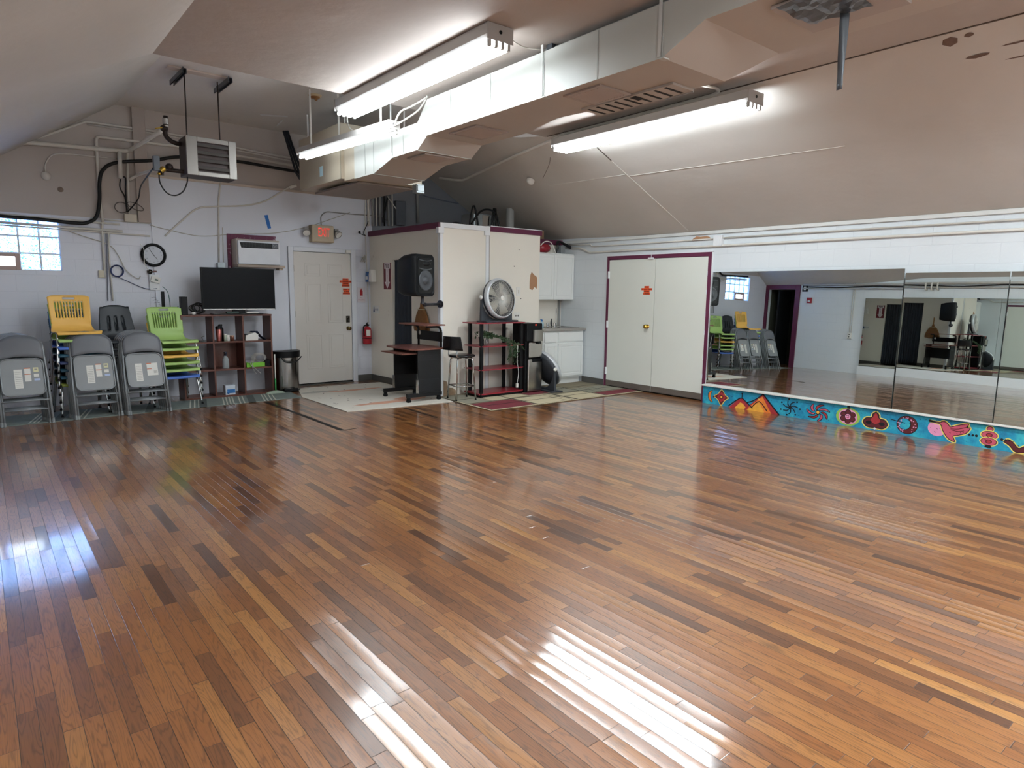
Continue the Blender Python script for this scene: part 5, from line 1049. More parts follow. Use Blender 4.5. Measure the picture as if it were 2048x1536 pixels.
p = bw(299.5, 543.5); q = MB(); q.lathe([(.032, 0), (.032, .012), (.022, .02), (.02, .034), (0, .036)], (p.x, YB-.018, p.z), (0, -1, 0)); single('dial_knob', q, M('dark_nickel', '5b564f'), 'round dark dial right below the wall clock', 'knob')
p = bw(310, 543); wallbox('small_tag', p.x-.022, p.x+.022, p.z-.01, p.z+.01, .006, M('brown_tag', '6b4a44', .5), 'tiny brown tag beside the round dial below the clock', 'tag')
p = bw(310.5, 559.5); th_ = thing('thermostat', 'white thermostat hanging crooked below the wall clock', 'thermostat', (p.x, YB-.04, p.z-.05))
RY = Matrix.Translation((p.x, 0, p.z)) @ Matrix.Rotation(math.radians(14), 4, 'Y') @ Matrix.Translation((-p.x, 0, -p.z))
q = MB(); q.box((p.x-.055, YB-.055, p.z-.04), (p.x+.055, YB-.03, p.z+.04)); q.xf(RY); build('case', q, paper, th_, bevel=.005); q = MB(); q.box((p.x-.012, YB-.0565, p.z-.012), (p.x+.028, YB-.055, p.z+.012)); q.xf(RY); build('display', q, M('lcd', '5d6a60', .2), th_)
p0, p1 = bw(298, 549), bw(318, 580.5); wallbox('junction_box', p0.x, p0.x+.12, p1.z, p0.z, .012, white, 'white painted electrical box under the crooked thermostat', bev=.003)
p = bw(326, 598); q = MB(); q.box((p.x-.02, YB-.03, p.z-.11), (p.x+.02, YB-.018, p.z+.10)); single('black_strap', q, blackp, 'black strip with pale tip on the wall below the thermostat', 'strip', bevel=.003)
p = bw(204, 548); wallbox('small_plate', p.x-.035, p.x+.035, p.z-.045, p.z+.045, .03, M('cream_plastic', 'c9c2ad', .5), 'cream switch box at the foot of the left wall conduit', 'switch', y=YB)
# tapes and marks on the wall
p, p2 = bw(532, 430, .019), bw(539, 457, .019); q = MB(); q.beam((p.x, YB-.0188, p.z), (p2.x, YB-.0188, p2.z), .05, .0012, (0, 1, 0)); single('blue_tape', q, M('painters_blue', '2b70c0', .6), 'strip of blue painter tape high on the white back wall', 'tape')
q = MB()
for k in range(3): a_ = bw(303+3*k, 596+5*k, .019); q.tube([a_, a_+V((.03, 0, .01)), a_+V((.06, 0, .0)), a_+V((.05, 0, -.02)), a_+V((.08, 0, -.03))], .0018, n=4)
single('scribble', q, M('pencil_grey', '7b7a85', .7), 'faint scribbled marks on the wall below the thermostat', 'marks')
# ---------------------------------------------------------------- exit sign
ex = thing('exit_sign', 'tan EXIT sign with red letters and two emergency lamps above the door', 'exit sign', (4.15, YB-.07, 2.17))
q = MB(); q.box((3.985, 9.615, 2.175), (4.335, YB-.018, 2.43)); build('housing', q, M('exit_tan', 'b5a58c', .45), ex, bevel=.012)
q = MB(); q.box((4.0, 9.611, 2.19), (4.325, 9.615, 2.42)); fp_ = build('face_plate', q, M('exit_tan_face', 'bdad93', .4), ex, bevel=.003)
def red_glow():
    m, t, b = nodes('red_lit_letters'); b.inputs['Base Color'].default_value = srgb('e23b2c'); b.inputs['Emission Color'].default_value = srgb('ff3a2a'); b.inputs['Emission Strength'].default_value = .12; return m
q = MB(); q.text('EXIT', .185, (4.175, 9.6095, 2.325), (1, 0, 0), (0, 0, 1), sx=.50, bold=.001); build('letters', q, red_glow(), fp_)
for s, x in ((-1, 3.925), (1, 4.40)):
    q = MB(); q.lathe([(0, 0), (.04, .0), (.055, .03), (.058, .07), (.05, .075)], (x, 9.68, 2.34), (s*.25, -.75, -.6)); q.box((x-.03, 9.66, 2.33), (x+.03, 9.70, 2.39)); hd = build('lamp_head', q, M('lamp_grey', '9b9894', .4), ex)
    q = MB(); n = V((s*.25, -.75, -.6)).normalized(); q.lathe([(.05, .07), (.0, .078)], V((x, 9.68, 2.34)), n); build('lens', q, M('lamp_lens', 'e8e6e0', .1), hd)
# signs by the door
sg = thing('fire_extinguisher_sign', 'white sign with red extinguisher picture right of the exit door', 'sign', (4.825, YB-.02, 1.27))
q = MB(); q.box((4.76, YB-.021, 1.27), (4.90, YB-.018, 1.51)); build('plate', q, M('sign_white', 'd6cfd4', .4), sg)
q = MB(); yy = YB-.0215; q.prism([(4.805, 1.38), (4.855, 1.38), (4.855, 1.455), (4.84, 1.475), (4.835, 1.495), (4.825, 1.495), (4.82, 1.475), (4.805, 1.455)], (0, yy, 0), (1, 0, 0), (0, 0, 1), (0, .0005, 0)); q.text('Fire', .028, (4.83, yy, 1.345), (1, 0, 0), (0, 0, 1)); q.text('Extinguisher', .026, (4.83, yy, 1.312), (1, 0, 0), (0, 0, 1), sx=.85); build('print', q, M('sign_red', 'a51f26', .5), sg)
sg = thing('fire_sign', 'dark red FIRE EXTINGUISHER sign with white arrow by the curtained doorway', 'sign', (PX-.003, 9.2, 1.48))
q = MB(); q.box((PX-.003, 9.065, 1.485), (PX, 9.30, 1.89)); build('plate', q, M('sign_maroon', '6d1426', .4), sg)
u_, v_, xs_ = (0, -1, 0), (0, 0, 1), PX-.0036
q = MB(); cy = 9.182
q.prism([(cy-.09, 1.885), (cy+.09, 1.885), (cy+.09, 1.80), (cy+.045, 1.80), (cy+.045, 1.60), (cy+.085, 1.60), (cy, 1.495), (cy-.085, 1.60), (cy-.045, 1.60), (cy-.045, 1.80), (cy-.09, 1.80)], (xs_, 0, 0), (0, 1, 0), (0, 0, 1), (.0006, 0, 0)); build('arrow', q, M('sign_pink_white', 'e6dbe0', .4), sg)
q = MB(); q.text('FIRE', .075, (xs_-.0004, cy, 1.842), u_, v_, sx=.95, bold=.0015)
for i, chh in enumerate('EXTINGUISHER'): q.text(chh, .026, (xs_-.0004, cy, 1.785-.0222*i), u_, v_, bold=.0006)
build('lettering', q, M('sign_dark_text', '3d0f1c', .5), sg)
sg = thing('restroom_sign', 'small white sign with blue pictograms on the cream wall by the extinguisher', 'sign', (PX-.003, 9.56, 1.1))
q = MB(); q.box((PX-.004, 9.46, 1.10), (PX, 9.68, 1.225)); build('plate', q, paper, sg, bevel=.001)
q = MB(); q.lathe([(.012, 0), (.012, .0004), (0, .0004)], (PX-.0045, 9.635, 1.195), (-1, 0, 0), n=10); q.prism([(9.61, 1.125), (9.66, 1.125), (9.65, 1.18), (9.62, 1.18)], (PX-.0045, 0, 0), (0, 1, 0), (0, 0, 1), (.0005, 0, 0))
for y in (9.585, 9.545, 9.505): q.prism([(y-.009, 1.17), (y+.009, 1.17), (y, 1.135)], (PX-.0045, 0, 0), (0, 1, 0), (0, 0, 1), (.0005, 0, 0)); q.lathe([(.006, 0), (.006, .0004), (0, .0004)], (PX-.0045, y, 1.183), (-1, 0, 0), n=8)
build('pictograms', q, M('pictogram_blue', '1f3f6b', .5), sg)
fa_ = thing('soap_dispenser', 'blue and white dispenser bottle pair on the cream wall corner by the door', 'dispenser', (PX-.05, 9.65, 1.6))
q = MB(); loft(q, [[V((PX-.09+dx, y, z)) for dx, y in ((0, 9.70-w), (0, 9.70+w), (.085, 9.70+w), (.085, 9.70-w))] for z, w in ((1.60, .052), (1.70, .05), (1.76, .035))]); build('blue_half', q, M('label_deep_blue', '2f5c99', .4), fa_, bevel=.005)
q = MB(); q.box((PX-.0935, 9.665, 1.64), (PX-.0905, 9.735, 1.69)); build('label', q, paper, fa_)
q = MB(); loft(q, [[V((PX-.09+dx, y, z)) for dx, y in ((0, 9.585-w), (0, 9.585+w), (.085, 9.585+w), (.085, 9.585-w))] for z, w in ((1.60, .06), (1.72, .05), (1.79, .03))]); build('white_half', q, paper, fa_, bevel=.008)
# extinguisher
fe = thing('fire_extinguisher', 'red fire extinguisher hanging in the corner right of the exit door', 'fire extinguisher', (4.875, 9.66, .60))
redp = M('extinguisher_red', 'a01f2a', .3, spec=.6)
q = MB(); q.lathe([(0, .605), (.066, .605), (.072, .62), (.072, .83), (.06, .865), (.03, .885), (.022, .89), (.022, .91)], (4.875, 9.655, 0)); build('cylinder', q, redp, fe)
q = MB(); q.box((4.86, 9.60, .905), (4.89, 9.67, .925)); q.beam((4.875, 9.67, .93), (4.85, 9.58, .955), .018, .008); q.beam((4.875, 9.67, .92), (4.855, 9.585, .91), .018, .006); q.ball((4.875, 9.64, .915), .02); build('valve_handle', q, blackp, fe)
q = MB(); q.tube(smooth_path([(4.86, 9.64, .91), (4.80, 9.62, .89), (4.79, 9.60, .80), (4.795, 9.59, .74)], 6), .009, n=8); build('hose', q, blackp, fe)
q = MB(); rows = [[V((4.875+.0725*math.sin(a), 9.655-.0725*math.cos(a), z)) for a in [(-.6+.12*i) for i in range(9)]] for z in (.74, .84)]; q.grid(rows); build('label', q, paper, fe)
q = MB(); q.tube([(4.875+.0735*math.cos(a), 9.655+.0735*math.sin(a), .70) for a in [2*PI*i/24 for i in range(24)]], .005, closed=True); q.box((4.90, 9.70, .62), (4.93, YB-.018, .9)); build('bracket_strap', q, blackm, fe)
# cables in the corner above the extinguisher
pipe([(4.93, 9.70, .93), (4.935, 9.71, 1.3), (4.92, 9.715, 2.0), (4.91, 9.72, 2.55), (4.93, 9.72, 2.95)], .007, pipew, 'thin white painted wire in the corner right of the exit door', 'wire', 'corner_wire', True)
hk = [bw(740, 400, .04), bw(737, 440, .05), bw(727, 465, .06), bw(731, 471, .09), bw(722, 468, .12), bw(719, 465, .12)]; pipe(hk, .006, wirek, 'black wire with a bulb shaped end hanging left of the purple trimmed wall', 'wire', 'hanging_wire', True)
q = MB(); p = bw(719, 464.5, .12); q.ball(p, .022); single('wire_end', q, blackp, 'black bulb shaped tip of the wire beside the purple trim', 'wire end')
q = MB(); p = bw(727.5, 517, .05)
for k in range(8): q.tube(smooth_path([p+V((random.uniform(-.05, .05), random.uniform(-.02, .02), random.uniform(-.07, .07))) for _ in range(4)], 4), .0035, n=5)
single('wire_nest', q, wireg, 'small nest of grey wires in the corner above the door trim', 'wire')
# ---------------------------------------------------------------- pipes, conduits and cables of the back wall
def bp(pts, r, m, label, d=.03, cat='conduit', name='wall_conduit', sm=False, rr=.05, g=None):
    return pipe([bw(a[0], a[1], a[2] if len(a) > 2 else d) for a in pts], r, m, label, cat, name, sm, rr, g)
bp([(-60, 335), (0, 303), (44, 284), (245, 302), (259, 301, .06), (322, 262, 1.1)], .027, pipew, 'thick white gas pipe running from the left slope to the brass valve', .06, 'pipe', 'gas_pipe')
bp([(239, 303), (241, 356)], .026, pipew, 'short thick white pipe dropping from the gas pipe', .07, 'pipe', 'gas_pipe')
bp([(-40, 328), (16, 297), (172, 243), (176, 244), (330, 265), (480, 297), (600, 320)], .013, pipew, 'painted conduit following the left slope, then crossing high on the back wall', .02)
bp([(176, 249), (330, 270), (480, 302), (600, 326)], .010, pipew, 'thin painted conduit just under the highest one on the back wall', .02)
bp([(206, 444), (199, 400), (192, 273), (350, 292), (480, 312), (600, 334)], .018, pipew, 'white pipe rising to an elbow left of the heater, then running right', .03, 'pipe', 'wall_pipe')
bp([(210, 556, .02), (204, 458, .02), (205, 445)], .014, pipew, 'lower white conduit going down to the cream switch box', .03)
bp([(92, 350), (89, 330), (103, 307), (150, 309), (234, 318)], .008, pipew, 'bent thin conduit from the round wall box on the upper left wall', .02, rr=.08)
p = bw(92, 352, .0); q = MB(); q.lathe([(.0, .03), (.045, .028), (.05, 0)], (p.x, YB, p.z), (0, -1, 0)); single('round_box', q, pipew, 'round white electrical box on the beige wall above the window', 'box')
p = bw(121, 379, 0); q = MB(); q.lathe([(.0, .004), (.03, .004), (.032, 0)], (p.x, YB, p.z), (0, -1, 0), n=10); single('wall_mark', q, M('rust_stain', '857468', .8), 'faint round stain on the beige wall above the window', 'mark')
bp([(255, 301, .05), (256, 380), (258, 428)], .014, pipew, 'vertical white conduit from the gas pipe down to the cream junction box', .03)
p = bw(260, 437, 0); wallbox('junction_box', p.x-.07, p.x+.07, p.z-.05, p.z+.05, .07, M('cream_box_paint', 'cbc2b2', .5), 'cream junction box with wires on the beige wall left of the clock', y=YB, bev=.006)
bp([(258, 360), (275, 350), (306, 340, .8)], .018, pipew, 'short white diagonal pipe below the grey control box', .04, 'pipe', 'wall_pipe')
bp([(-60, 425), (0, 432), (82, 439), (150, 446), (175, 445), (193, 433), (199, 400), (199, 365), (206, 340), (234, 325), (305, 321), (363, 314), (469, 322), (540, 334), (597, 344)], .021, wirek, 'thick black cable sweeping over the glass block window and across the wall', .06, 'cable', 'thick_cable', True)
for k, (a, c_, r, dd) in enumerate((((-60, 423), (240, 449), .012, .03), ((-60, 440), (245, 463), .016, .03), ((-60, 445.5), (300, 472), .010, .02), ((180, 437), (300, 447), .008, .02))):
    bp([a, c_], r, pipew, 'white horizontal conduit above the glass block window, %s' % ('highest', 'thick middle one', 'lowest', 'short one')[k], dd)
bp([(120, 455), (160, 470), (216, 489), (236, 510), (252, 540), (275, 557), (281, 552)], .005, wireg, 'thin grey wire drooping from the window corner past the clock', .02, 'wire', 'thin_wire', True)
bp([(217, 461), (219, 520), (226, 602)], .010, pipew, 'slim conduit beside the blue cable, reaching down behind the grey chairs', .02)
bp([(212, 461), (214, 520), (216, 602)], .006, M('slate_conduit', '6d7180', .5), 'slim slate wire dropping from the conduits behind the charcoal chairs', .02, 'wire', 'thin_wire')
p = bw(234, 542, .03); q = MB()
for k in range(4): q.tube([p+V(((.062+.004*k)*math.cos(2*PI*i/20), -.003*k, (.066+.003*k)*math.sin(2*PI*i/20))) for i in range(20)], .0045, n=5, closed=True)
q.tube(smooth_path([p+V((0, 0, -.07)), bw(252, 561, .02), bw(290, 577, .02), bw(314, 577, .03)], 6), .0045, n=5); single('blue_cable', q, M('blue_cable', '24305c', .5), 'dark blue coiled cable hanging on the white wall left of the clock', 'cable')
bp([(281, 488), (288, 500), (289, 525), (297, 541)], .004, paper, 'white cord looping over the left edge of the clock', .07, 'wire', 'thin_wire', True)
bp([(325, 573), (335, 583), (339, 600), (343, 618), (357, 613)], .004, M('teal_wire', '4d7470', .5), 'thin teal wire curving down to the black box on the shelf', .02, 'wire', 'thin_wire', True)
bp([(300, 450), (330, 458), (400, 472), (470, 468), (550, 466), (620, 452), (700, 425)], .005, wireg, 'pale wire sagging across the white wall toward the exit sign', .025, 'wire', 'thin_wire', True)
bp([(330, 472), (365, 440), (395, 417), (430, 413), (490, 411), (530, 402), (565, 382), (580, 374)], .011, pipew, 'pale flexible hose arching across the white wall below the heater', .03, 'hose', 'drain_hose', True)
bp([(579, 375, .04), (593, 371, .08)], .019, paper, 'white hose fitting at the upper end of the pale hose', .04, 'fitting', 'hose_fitting')
bp([(441, 362), (437, 400), (438, 524)], .012, pipew, 'vertical painted conduit down to the box behind the television', .03)
bp([(445, 455), (447, 524)], .006, pipew, 'thin vertical conduit close to the one behind the television', .025)
p = bw(440, 530, 0); wallbox('junction_box', p.x-.05, p.x+.05, p.z-.04, p.z+.03, .06, M('galvanized', '9ea5a8'), 'galvanized box at the top left corner of the television')
bp([(643, 452), (641, 432), (652, 423), (700, 428), (760, 432), (775, 440)], .008, pipeg, 'thin grey conduit arching from the exit sign to the right', .03, rr=.1)
# column of conduits in the dark corner
for k, x in enumerate((736, 745, 752, 759, 768, 776, 784)):
    bp([(x, 366), (x+1, 452)], (.02, .014, .012, .02, .013, .016, .012)[k], (pipew, pipeg, pipew, pipeg, wirek, pipeg, pipew)[k], 'vertical %s in the dark corner above the closet, number %s from the left' % (('white pipe', 'grey conduit', 'slim white conduit', 'thick grey conduit', 'black conduit', 'grey conduit', 'white conduit')[k], ('one', 'two', 'three', 'four', 'five', 'six', 'seven')[k]), .04)
bp([(834, 350), (836, 446)], .022, pipeg, 'tall grey vertical pipe on the slate wall above the closet', .04, 'pipe', 'wall_pipe')
bp([(775, 395), (770, 420), (767, 445)], .014, wirek, 'black curved cable on the slate wall above the closet', .05, 'cable', 'black_cable', True)
bp([(775, 393), (808, 440)], .008, pipew, 'pale diagonal brace on the slate wall above the closet', .08, 'brace', 'diagonal_brace')
p0, p1 = bw(787, 402, 0), bw(807, 452, 0); wallbox('electrical_panel', p0.x, p1.x, p1.z, p0.z, .09, M('panel_grey', '5e636c', .5), 'dark grey electrical panel on the slate wall above the closet', 'panel', y=YB)
bp([(845, 390), (880, 400), (917, 407)], .01, M('slate_conduit', '6d7180'), 'thin dark conduit slanting down the slate wall to the slope', .03)
# ---------------------------------------------------------------- unit heater
hx0, hx1, hy0, hy1, hz0, hz1 = 1.86, 2.37, 7.74, 8.05, 2.665, 3.065
ht = thing('unit_heater', 'grey hanging unit heater with black louvers below the ceiling', 'heater', (2.12, 7.9, hz0))
hm = M('heater_metal', '827d78', .38, .5, var=.08); hd = M('heater_side', '4e403d', .5, .3, var=.2)
q = MB(); q.box((hx0, hy0+.03, hz0), (hx1, hy1, hz1)); build('casing', q, hd, ht, bevel=.008)
q = MB(); q.box((hx0+.0, hy0, hz0), (hx0+.11, hy0+.03, hz1)); q.box((hx1-.08, hy0, hz0), (hx1, hy0+.03, hz1)); q.box((hx0+.11, hy0, hz1-.05), (hx1-.08, hy0+.03, hz1)); q.box((hx0+.11, hy0, hz0), (hx1-.08, hy0+.03, hz0+.045)); build('front_frame', q, hm, ht, bevel=.004)
q = MB(); q.box((hx0+.11, hy0+.031, hz0+.045), (hx1-.08, hy0+.035, hz1-.05)); build('dark_opening', q, darkgap, ht)
for k in range(4):
    z = hz0+.085+.078*k; q = MB(); q.beam((hx0+.112, hy0+.004, z), (hx1-.082, hy0+.004, z), .004, .040, (0, .5, .85)); build('louver', q, M('heater_louver', '6c6a68', .35, .5), ht)
for k, x in enumerate((1.88, 2.215)):
    q = MB(); q.cyl((x, 7.76+.02*k, hz1), (x, 7.74+.03*k, ZF-.05), .007, n=8); single('hanger_rod', q, iron, 'thin dark rod holding the heater, %s of the two' % ('left' if k == 0 else 'right'), 'rod')
    q = MB(); y0, y1 = 7.60, 8.15; x = (1.85, 2.30)[k]
    for dx in (-.022, .016): q.box((x+dx, y0, ZF-.075), (x+dx+.006, y1, ZF-.03))
    q.box((x-.022, y0, ZF-.03), (x+.022, y1, ZF-.026)); q.box((x-.022, y0, ZF-.075), (x-.012, y1, ZF-.071)); q.box((x+.012, y0, ZF-.075), (x+.022, y1, ZF-.071)); q.cyl((x, y0+.05, ZF-.06), (x, y0+.05, ZF), .006, n=6); q.cyl((x, y1-.05, ZF-.06), (x, y1-.05, ZF), .006, n=6)
    single('strut_channel', q, M('galvanized_dark', '5d6269', .35, .7), 'slotted steel channel on the ceiling above the heater, %s one' % ('left' if k == 0 else 'right'), 'channel')
q = MB(); q.box((1.72, 7.68, ZF-.02), (2.33, 7.79, ZF)); single('ceiling_board', q, M('board_cream', 'c9bbb0', .6, var=.05), 'narrow cream board on the ceiling between the two steel channels', 'board', bevel=.003)
gv = thing('gas_valve', 'brass and iron valve assembly on the pipe left of the heater', 'valve', (1.83, 8.0, 3.0))
q = MB(); q.tube(round_path([fy(331, 232, 7.95), fy(330, 272, 7.95), fy(345, 285, 7.95), (hx0+.02, 7.95, 3.0)], .06, 6), .023, n=10); build('iron_pipe', q, iron, gv)
q = MB(); p = fy(331, 243, 7.95); q.cyl(p-V((0, 0, .03)), p+V((0, 0, .03)), .031, n=8); q.cyl(p-V((0, 0, .055)), p-V((0, 0, .04)), .03, n=8); build('union', q, M('silver_union', 'b9b3ac', .3, .8), gv)
q = MB(); p = fy(328, 257, 7.95); q.ball(p, (.04, .035, .035)); build('valve_body', q, iron, gv)
q = MB(); p = fy(317, 256, 7.93); q.beam(p-V((.03, 0, .01)), p+V((.035, 0, .01)), .02, .01); build('lever', q, M('brass_lever', 'b08d3c', .3, .9), gv)
q = MB(); p = fy(345, 341, 7.9); q.cyl((hx0+.02, 7.9, p.z), p-V((.07, 0, 0)), .022, n=10); q.ball(p-V((.03, 0, -.03)), .04); q.ball(p-V((.10, 0, .01)), .03); q.cyl(p-V((.1, 0, .06)), p-V((.1, 0, .0)), .016); build('lower_pipe', q, iron, gv)
q = MB(); q.cyl(p-V((.12, .01, .02)), p-V((.08, .01, -.01)), .03, n=8); q.ball(p-V((.13, 0, .05)), .018); build('brass_fitting', q, M('brass_lever', 'b08d3c'), gv)
p = fy(312.5, 327, 7.9); q = MB(); q.box((p.x-.03, 7.87, p.z-.075), (p.x+.03, 7.93, p.z+.075)); single('control_box', q, M('control_grey_blue', '5a6068', .4), 'slim grey control box left of the heater', 'box', bevel=.004)
pipe([fy(318, 342, 7.9), fy(320, 365, 7.88), fy(333, 385, 7.86), fy(350, 391, 7.86), fy(366, 383, 7.86), fy(374, 366, 7.88), fy(375, 354, 7.9)], .007, wirek, 'black cable hanging in a U shape below the heater', 'cable', 'black_cable', True)
pipe([fy(307, 336, 7.9), fy(292, 356, 8.3), fy(281, 374, 9.0), fy(277, 396, 9.5), fy(266, 412, 9.65), fy(255, 424, 9.7)], .008, wirek, 'black cable dropping from the grey control box to the cream junction box', 'cable', 'black_cable', True)
bp([(241, 358), (240, 375), (250, 395), (254, 424)], .008, wirek, 'left one of the two dark wires below the short gas pipe', .05, 'wire', 'dark_wire', True)
bp([(246, 354), (251, 357), (251, 385), (254, 424)], .008, wirek, 'right one of the two dark wires below the short gas pipe', .06, 'wire', 'dark_wire', True)
q = MB(); p = bw(243, 415, .05); q.tube([p+V((.075*math.cos(a), 0, .065*math.sin(a))) for a in [2*PI*i/20 for i in range(20)]], .006, closed=True, n=6); p = bw(271, 413, .05); q.tube([p+V((.09*math.cos(a), 0, .04*math.sin(a)-.03*math.cos(a))) for a in [2*PI*i/20 for i in range(20)]], .005, closed=True, n=6); single('wire_loops', q, M('brown_grey_wire', '5d5450', .6), 'two loops of spare wire around the cream junction box', 'wire')
p = bw(15, 274, .06); q = MB(); q.beam(p-V((.06, 0, .03)), p+V((.06, 0, .03)), .03, .05); single('rusty_bracket', q, M('rust_brown', '5c433b', .7, var=.2, scale=30), 'small rusty brown bracket at the far left end of the gas pipe', 'bracket')
# black strut pipes dropping from the far ceiling to the duct
q = MB()
for k in range(3): q.tube([(p_ := fy(567+4*k, 262, 9.6)), fy(584+5*k, 318, 9.5), fy(592+6*k, 345, 9.35), fy(600+4*k, 358, 9.1), fy(611, 364-3*k, 8.75)], .016)
single('refrigerant_lines', q, M('dark_insulation', '353c45', .7), 'bundle of dark insulated lines dropping from the ceiling to the tan air handler', 'pipe')
sd = thing('smoke_detector', 'old yellowed detector on the pale ceiling near the big light', 'detector', (3.28, 7.7, ZF-.04))
q = MB(); q.lathe([(.075, 0), (.075, .012), (.055, .02)], (3.28, 7.7, ZF), (0, 0, -1)); build('base', q, M('yellowed_plastic', 'cdb793', .5), sd); q = MB(); q.lathe([(.055, .018), (.05, .035), (0, .037)], (3.28, 7.7, ZF), (0, 0, -1)); q.ball((3.29, 7.7, ZF-.04), .02); build('head', q, M('brown_sensor', '96683c', .5, var=.3, scale=60), sd)
q = MB(); q.beam((3.08, 9.0, ZF-.004), (3.38, 8.85, ZF-.004), .05, .006); q.tube([(3.36+.035*math.cos(a), 9.08+.05*math.sin(a), ZF-.05+.04*math.cos(a)) for a in [2*PI*i/14 for i in range(14)]], .004, closed=True, n=5); single('hook_plate', q, white, 'white strip with a wire loop on the pale ceiling', 'hook')
# ---------------------------------------------------------------- ductwork
DX, DXR = 3.5, 4.15
ductw = M('duct_paint', 'b9bab4', .45, var=.02, scale=2); ducts = M('duct_underside_shaded', 'b3aaa1', .6, var=.03, scale=2)  # underside tone has shade and floor bounce mixed into its colour
dt = thing('air_duct', 'long boxy white air duct stepping down along the ceiling', 'duct', (3.8, 4, 2.7))
def seg(y0, y1, zb0, zb1, zt0, zt1, x0=DX, x1=DXR, x1b=None, name='duct_section'):
    x1b = x1 if x1b is None else x1b; q = MB(); v = [(x0, y0, zb0), (x1, y0, zb0), (x1, y0, zt0), (x0, y0, zt0), (x0, y1, zb1), (x1b, y1, zb1), (x1b, y1, zt1), (x0, y1, zt1)]
    q.add(v, [(0, 1, 2, 3), (5, 4, 7, 6), (2, 6, 7, 3), (1, 5, 6, 2), (4, 0, 3, 7)], 0); q.add(v, [(1, 0, 4, 5)], 1); return build(name, q, [ductw, ducts], dt)
seg(-2.5, 2.50, 3.09, 3.09, 3.29, 3.29, DX, 4.35); seg(2.50, 2.81, 3.09, 2.95, 3.29, 3.28, DX, 4.35, 4.2); seg(2.81, 4.3, 2.95, 2.95, 3.28, 3.28, DX, 4.2, 4.0); seg(4.3, 4.9, 2.95, 2.95, 3.28, 3.28, DX, 4.0, DXR); seg(4.9, 5.60, 2.95, 2.95, 3.28, 3.28)
seg(5.60, 5.78, 2.95, 2.845, 3.28, 3.10); seg(5.78, 6.28, 2.845, 2.84, 3.10, 3.10); seg(6.28, 6.70, 2.84, 2.735, 3.10, 3.10); seg(6.70, 7.17, 2.735, 2.735, 3.10, 3.08)
q = MB()
for y in (2.81, 3.37, 3.93, 4.6, 5.2): q = MB(); q.box((DX-.004, y-.004, 2.953), (DX, y+.004, 3.275)); build('seam_line', q, M('duct_seam', 'a9aba6', .6), dt)
for y in (5.78, 6.06, 6.28, 6.70, 6.9): q = MB(); q.box((DX-.004, y-.004, 2.86 if y < 6.3 else 2.75), (DX, y+.004, 3.09)); build('seam_line', q, M('duct_seam', 'a9aba6', .6), dt)
q = MB()
for y, z in ((2.81, 2.945), (3.93, 2.945), (5.6, 2.945), (6.28, 2.835)): q = MB(); q.box((DX-.01, y-.02, z), (DX+.05, y+.02, z+.008)); build('tape_edge', q, ductw, dt)
for y, z in ((5.78, 2.842), (6.70, 2.732)): q = MB(); q.box((DX, y-.006, z-.004), (DXR, y+.006, z)); build('tape_edge', q, ductw, dt)
q = MB()
for y in (2.83, 3.95, 6.3): q = MB(); q.box((DX-.008, y-.012, 2.96 if y < 5 else 2.9), (DX-.004, y+.012, ZN if y < 6 else ZF)); build('hanger_strap', q, M('strap_white', 'c9c9c5', .5), dt)
ah = thing('air_handler', 'tan metal air handler box at the far end of the duct', 'air handler', (3.8, 8, 2.75))
q = MB(); q.box((3.46, 7.44, 2.765), (4.45, 8.70, 3.40)); q.box((3.50, 7.165, 2.74), (4.40, 7.44, 3.10)); build('casing', q, M('tan_casing', 'b5a996', .35, .1, var=.04), ah, bevel=.006)
q = MB(); q.box((3.4585, 7.95, 2.86), (3.4595, 8.05, 2.98)); build('sticker', q, M('pale_blue_sticker', 'bfe0ea', .4), ah)
q = MB(); q.box((3.455, 7.6, 3.20), (3.46, 8.55, 3.215)); q.box((3.455, 7.435, 2.77), (3.46, 7.45, 3.39)); build('panel_seam', q, M('seam_tan', '8f8675', .5), ah)
q = MB()
for x, y in ((3.55, 7.5), (4.35, 7.5), (3.55, 8.6)): q = MB(); q.box((x-.01, y, 3.4), (x+.01, y+.004, ZF)); build('hanger_strap', q, pipew, ah)
q = MB(); q.box((3.6, 7.3, 2.715), (4.35, 8.55, 2.738)); single('condensate_pan', q, M('pan_taupe', '8a7f77', .5), 'shallow taupe pan under the tan air handler', 'pan', bevel=.004)
q = MB(); q.box((4.19, 6.95, 2.63), (4.30, 7.05, 2.73)); q.box((4.20, 6.94, 2.65), (4.29, 6.95, 2.72)); single('junction_box', q, M('galvanized', '9ea5a8'), 'small galvanized box under the far end of the duct', 'box', bevel=.003)
# registers under the duct
def register(x0, x1, y0, y1, z, label, flap=False, frame_m=None):
    t = thing('air_register', label, 'vent', ((x0+x1)/2, (y0+y1)/2, z-.03)); fm = M('register_taupe', 'a79a92', .5)
    q = MB(); w = .035
    for a, c, d, e in ((x0, x1, y0, y0+w), (x0, x1, y1-w, y1), (x0, x0+w, y0+w, y1-w), (x1-w, x1, y0+w, y1-w)): q.box((a, d, z-.014), (c, e, z))
    build('frame', q, fm, t, bevel=.003); q = MB(); q.box((x0+w, y0+w, z-.003), (x1-w, y1-w, z-.001)); build('dark_throat', q, M('register_dark', '2b2829', .8), t)
    q = MB(); m_ = int((y1-y0-2*w)/.03)
    for k in range(m_): y = y0+w+.015+.03*k; q.beam((x0+w, y, z-.01), (x1-w, y, z-.01), .022, .003, (0, .6, .8))
    build('blades', q, fm, t); return t
register(3.58, 3.92, 3.42, 3.80, 2.95, 'square ceiling register under the near part of the duct')
register(3.60, 3.98, 4.95, 5.38, 2.95, 'square flush register under the middle part of the duct')
register(3.62, 3.98, 5.84, 6.20, 2.842, 'square register with dark edge under the far part of the duct')
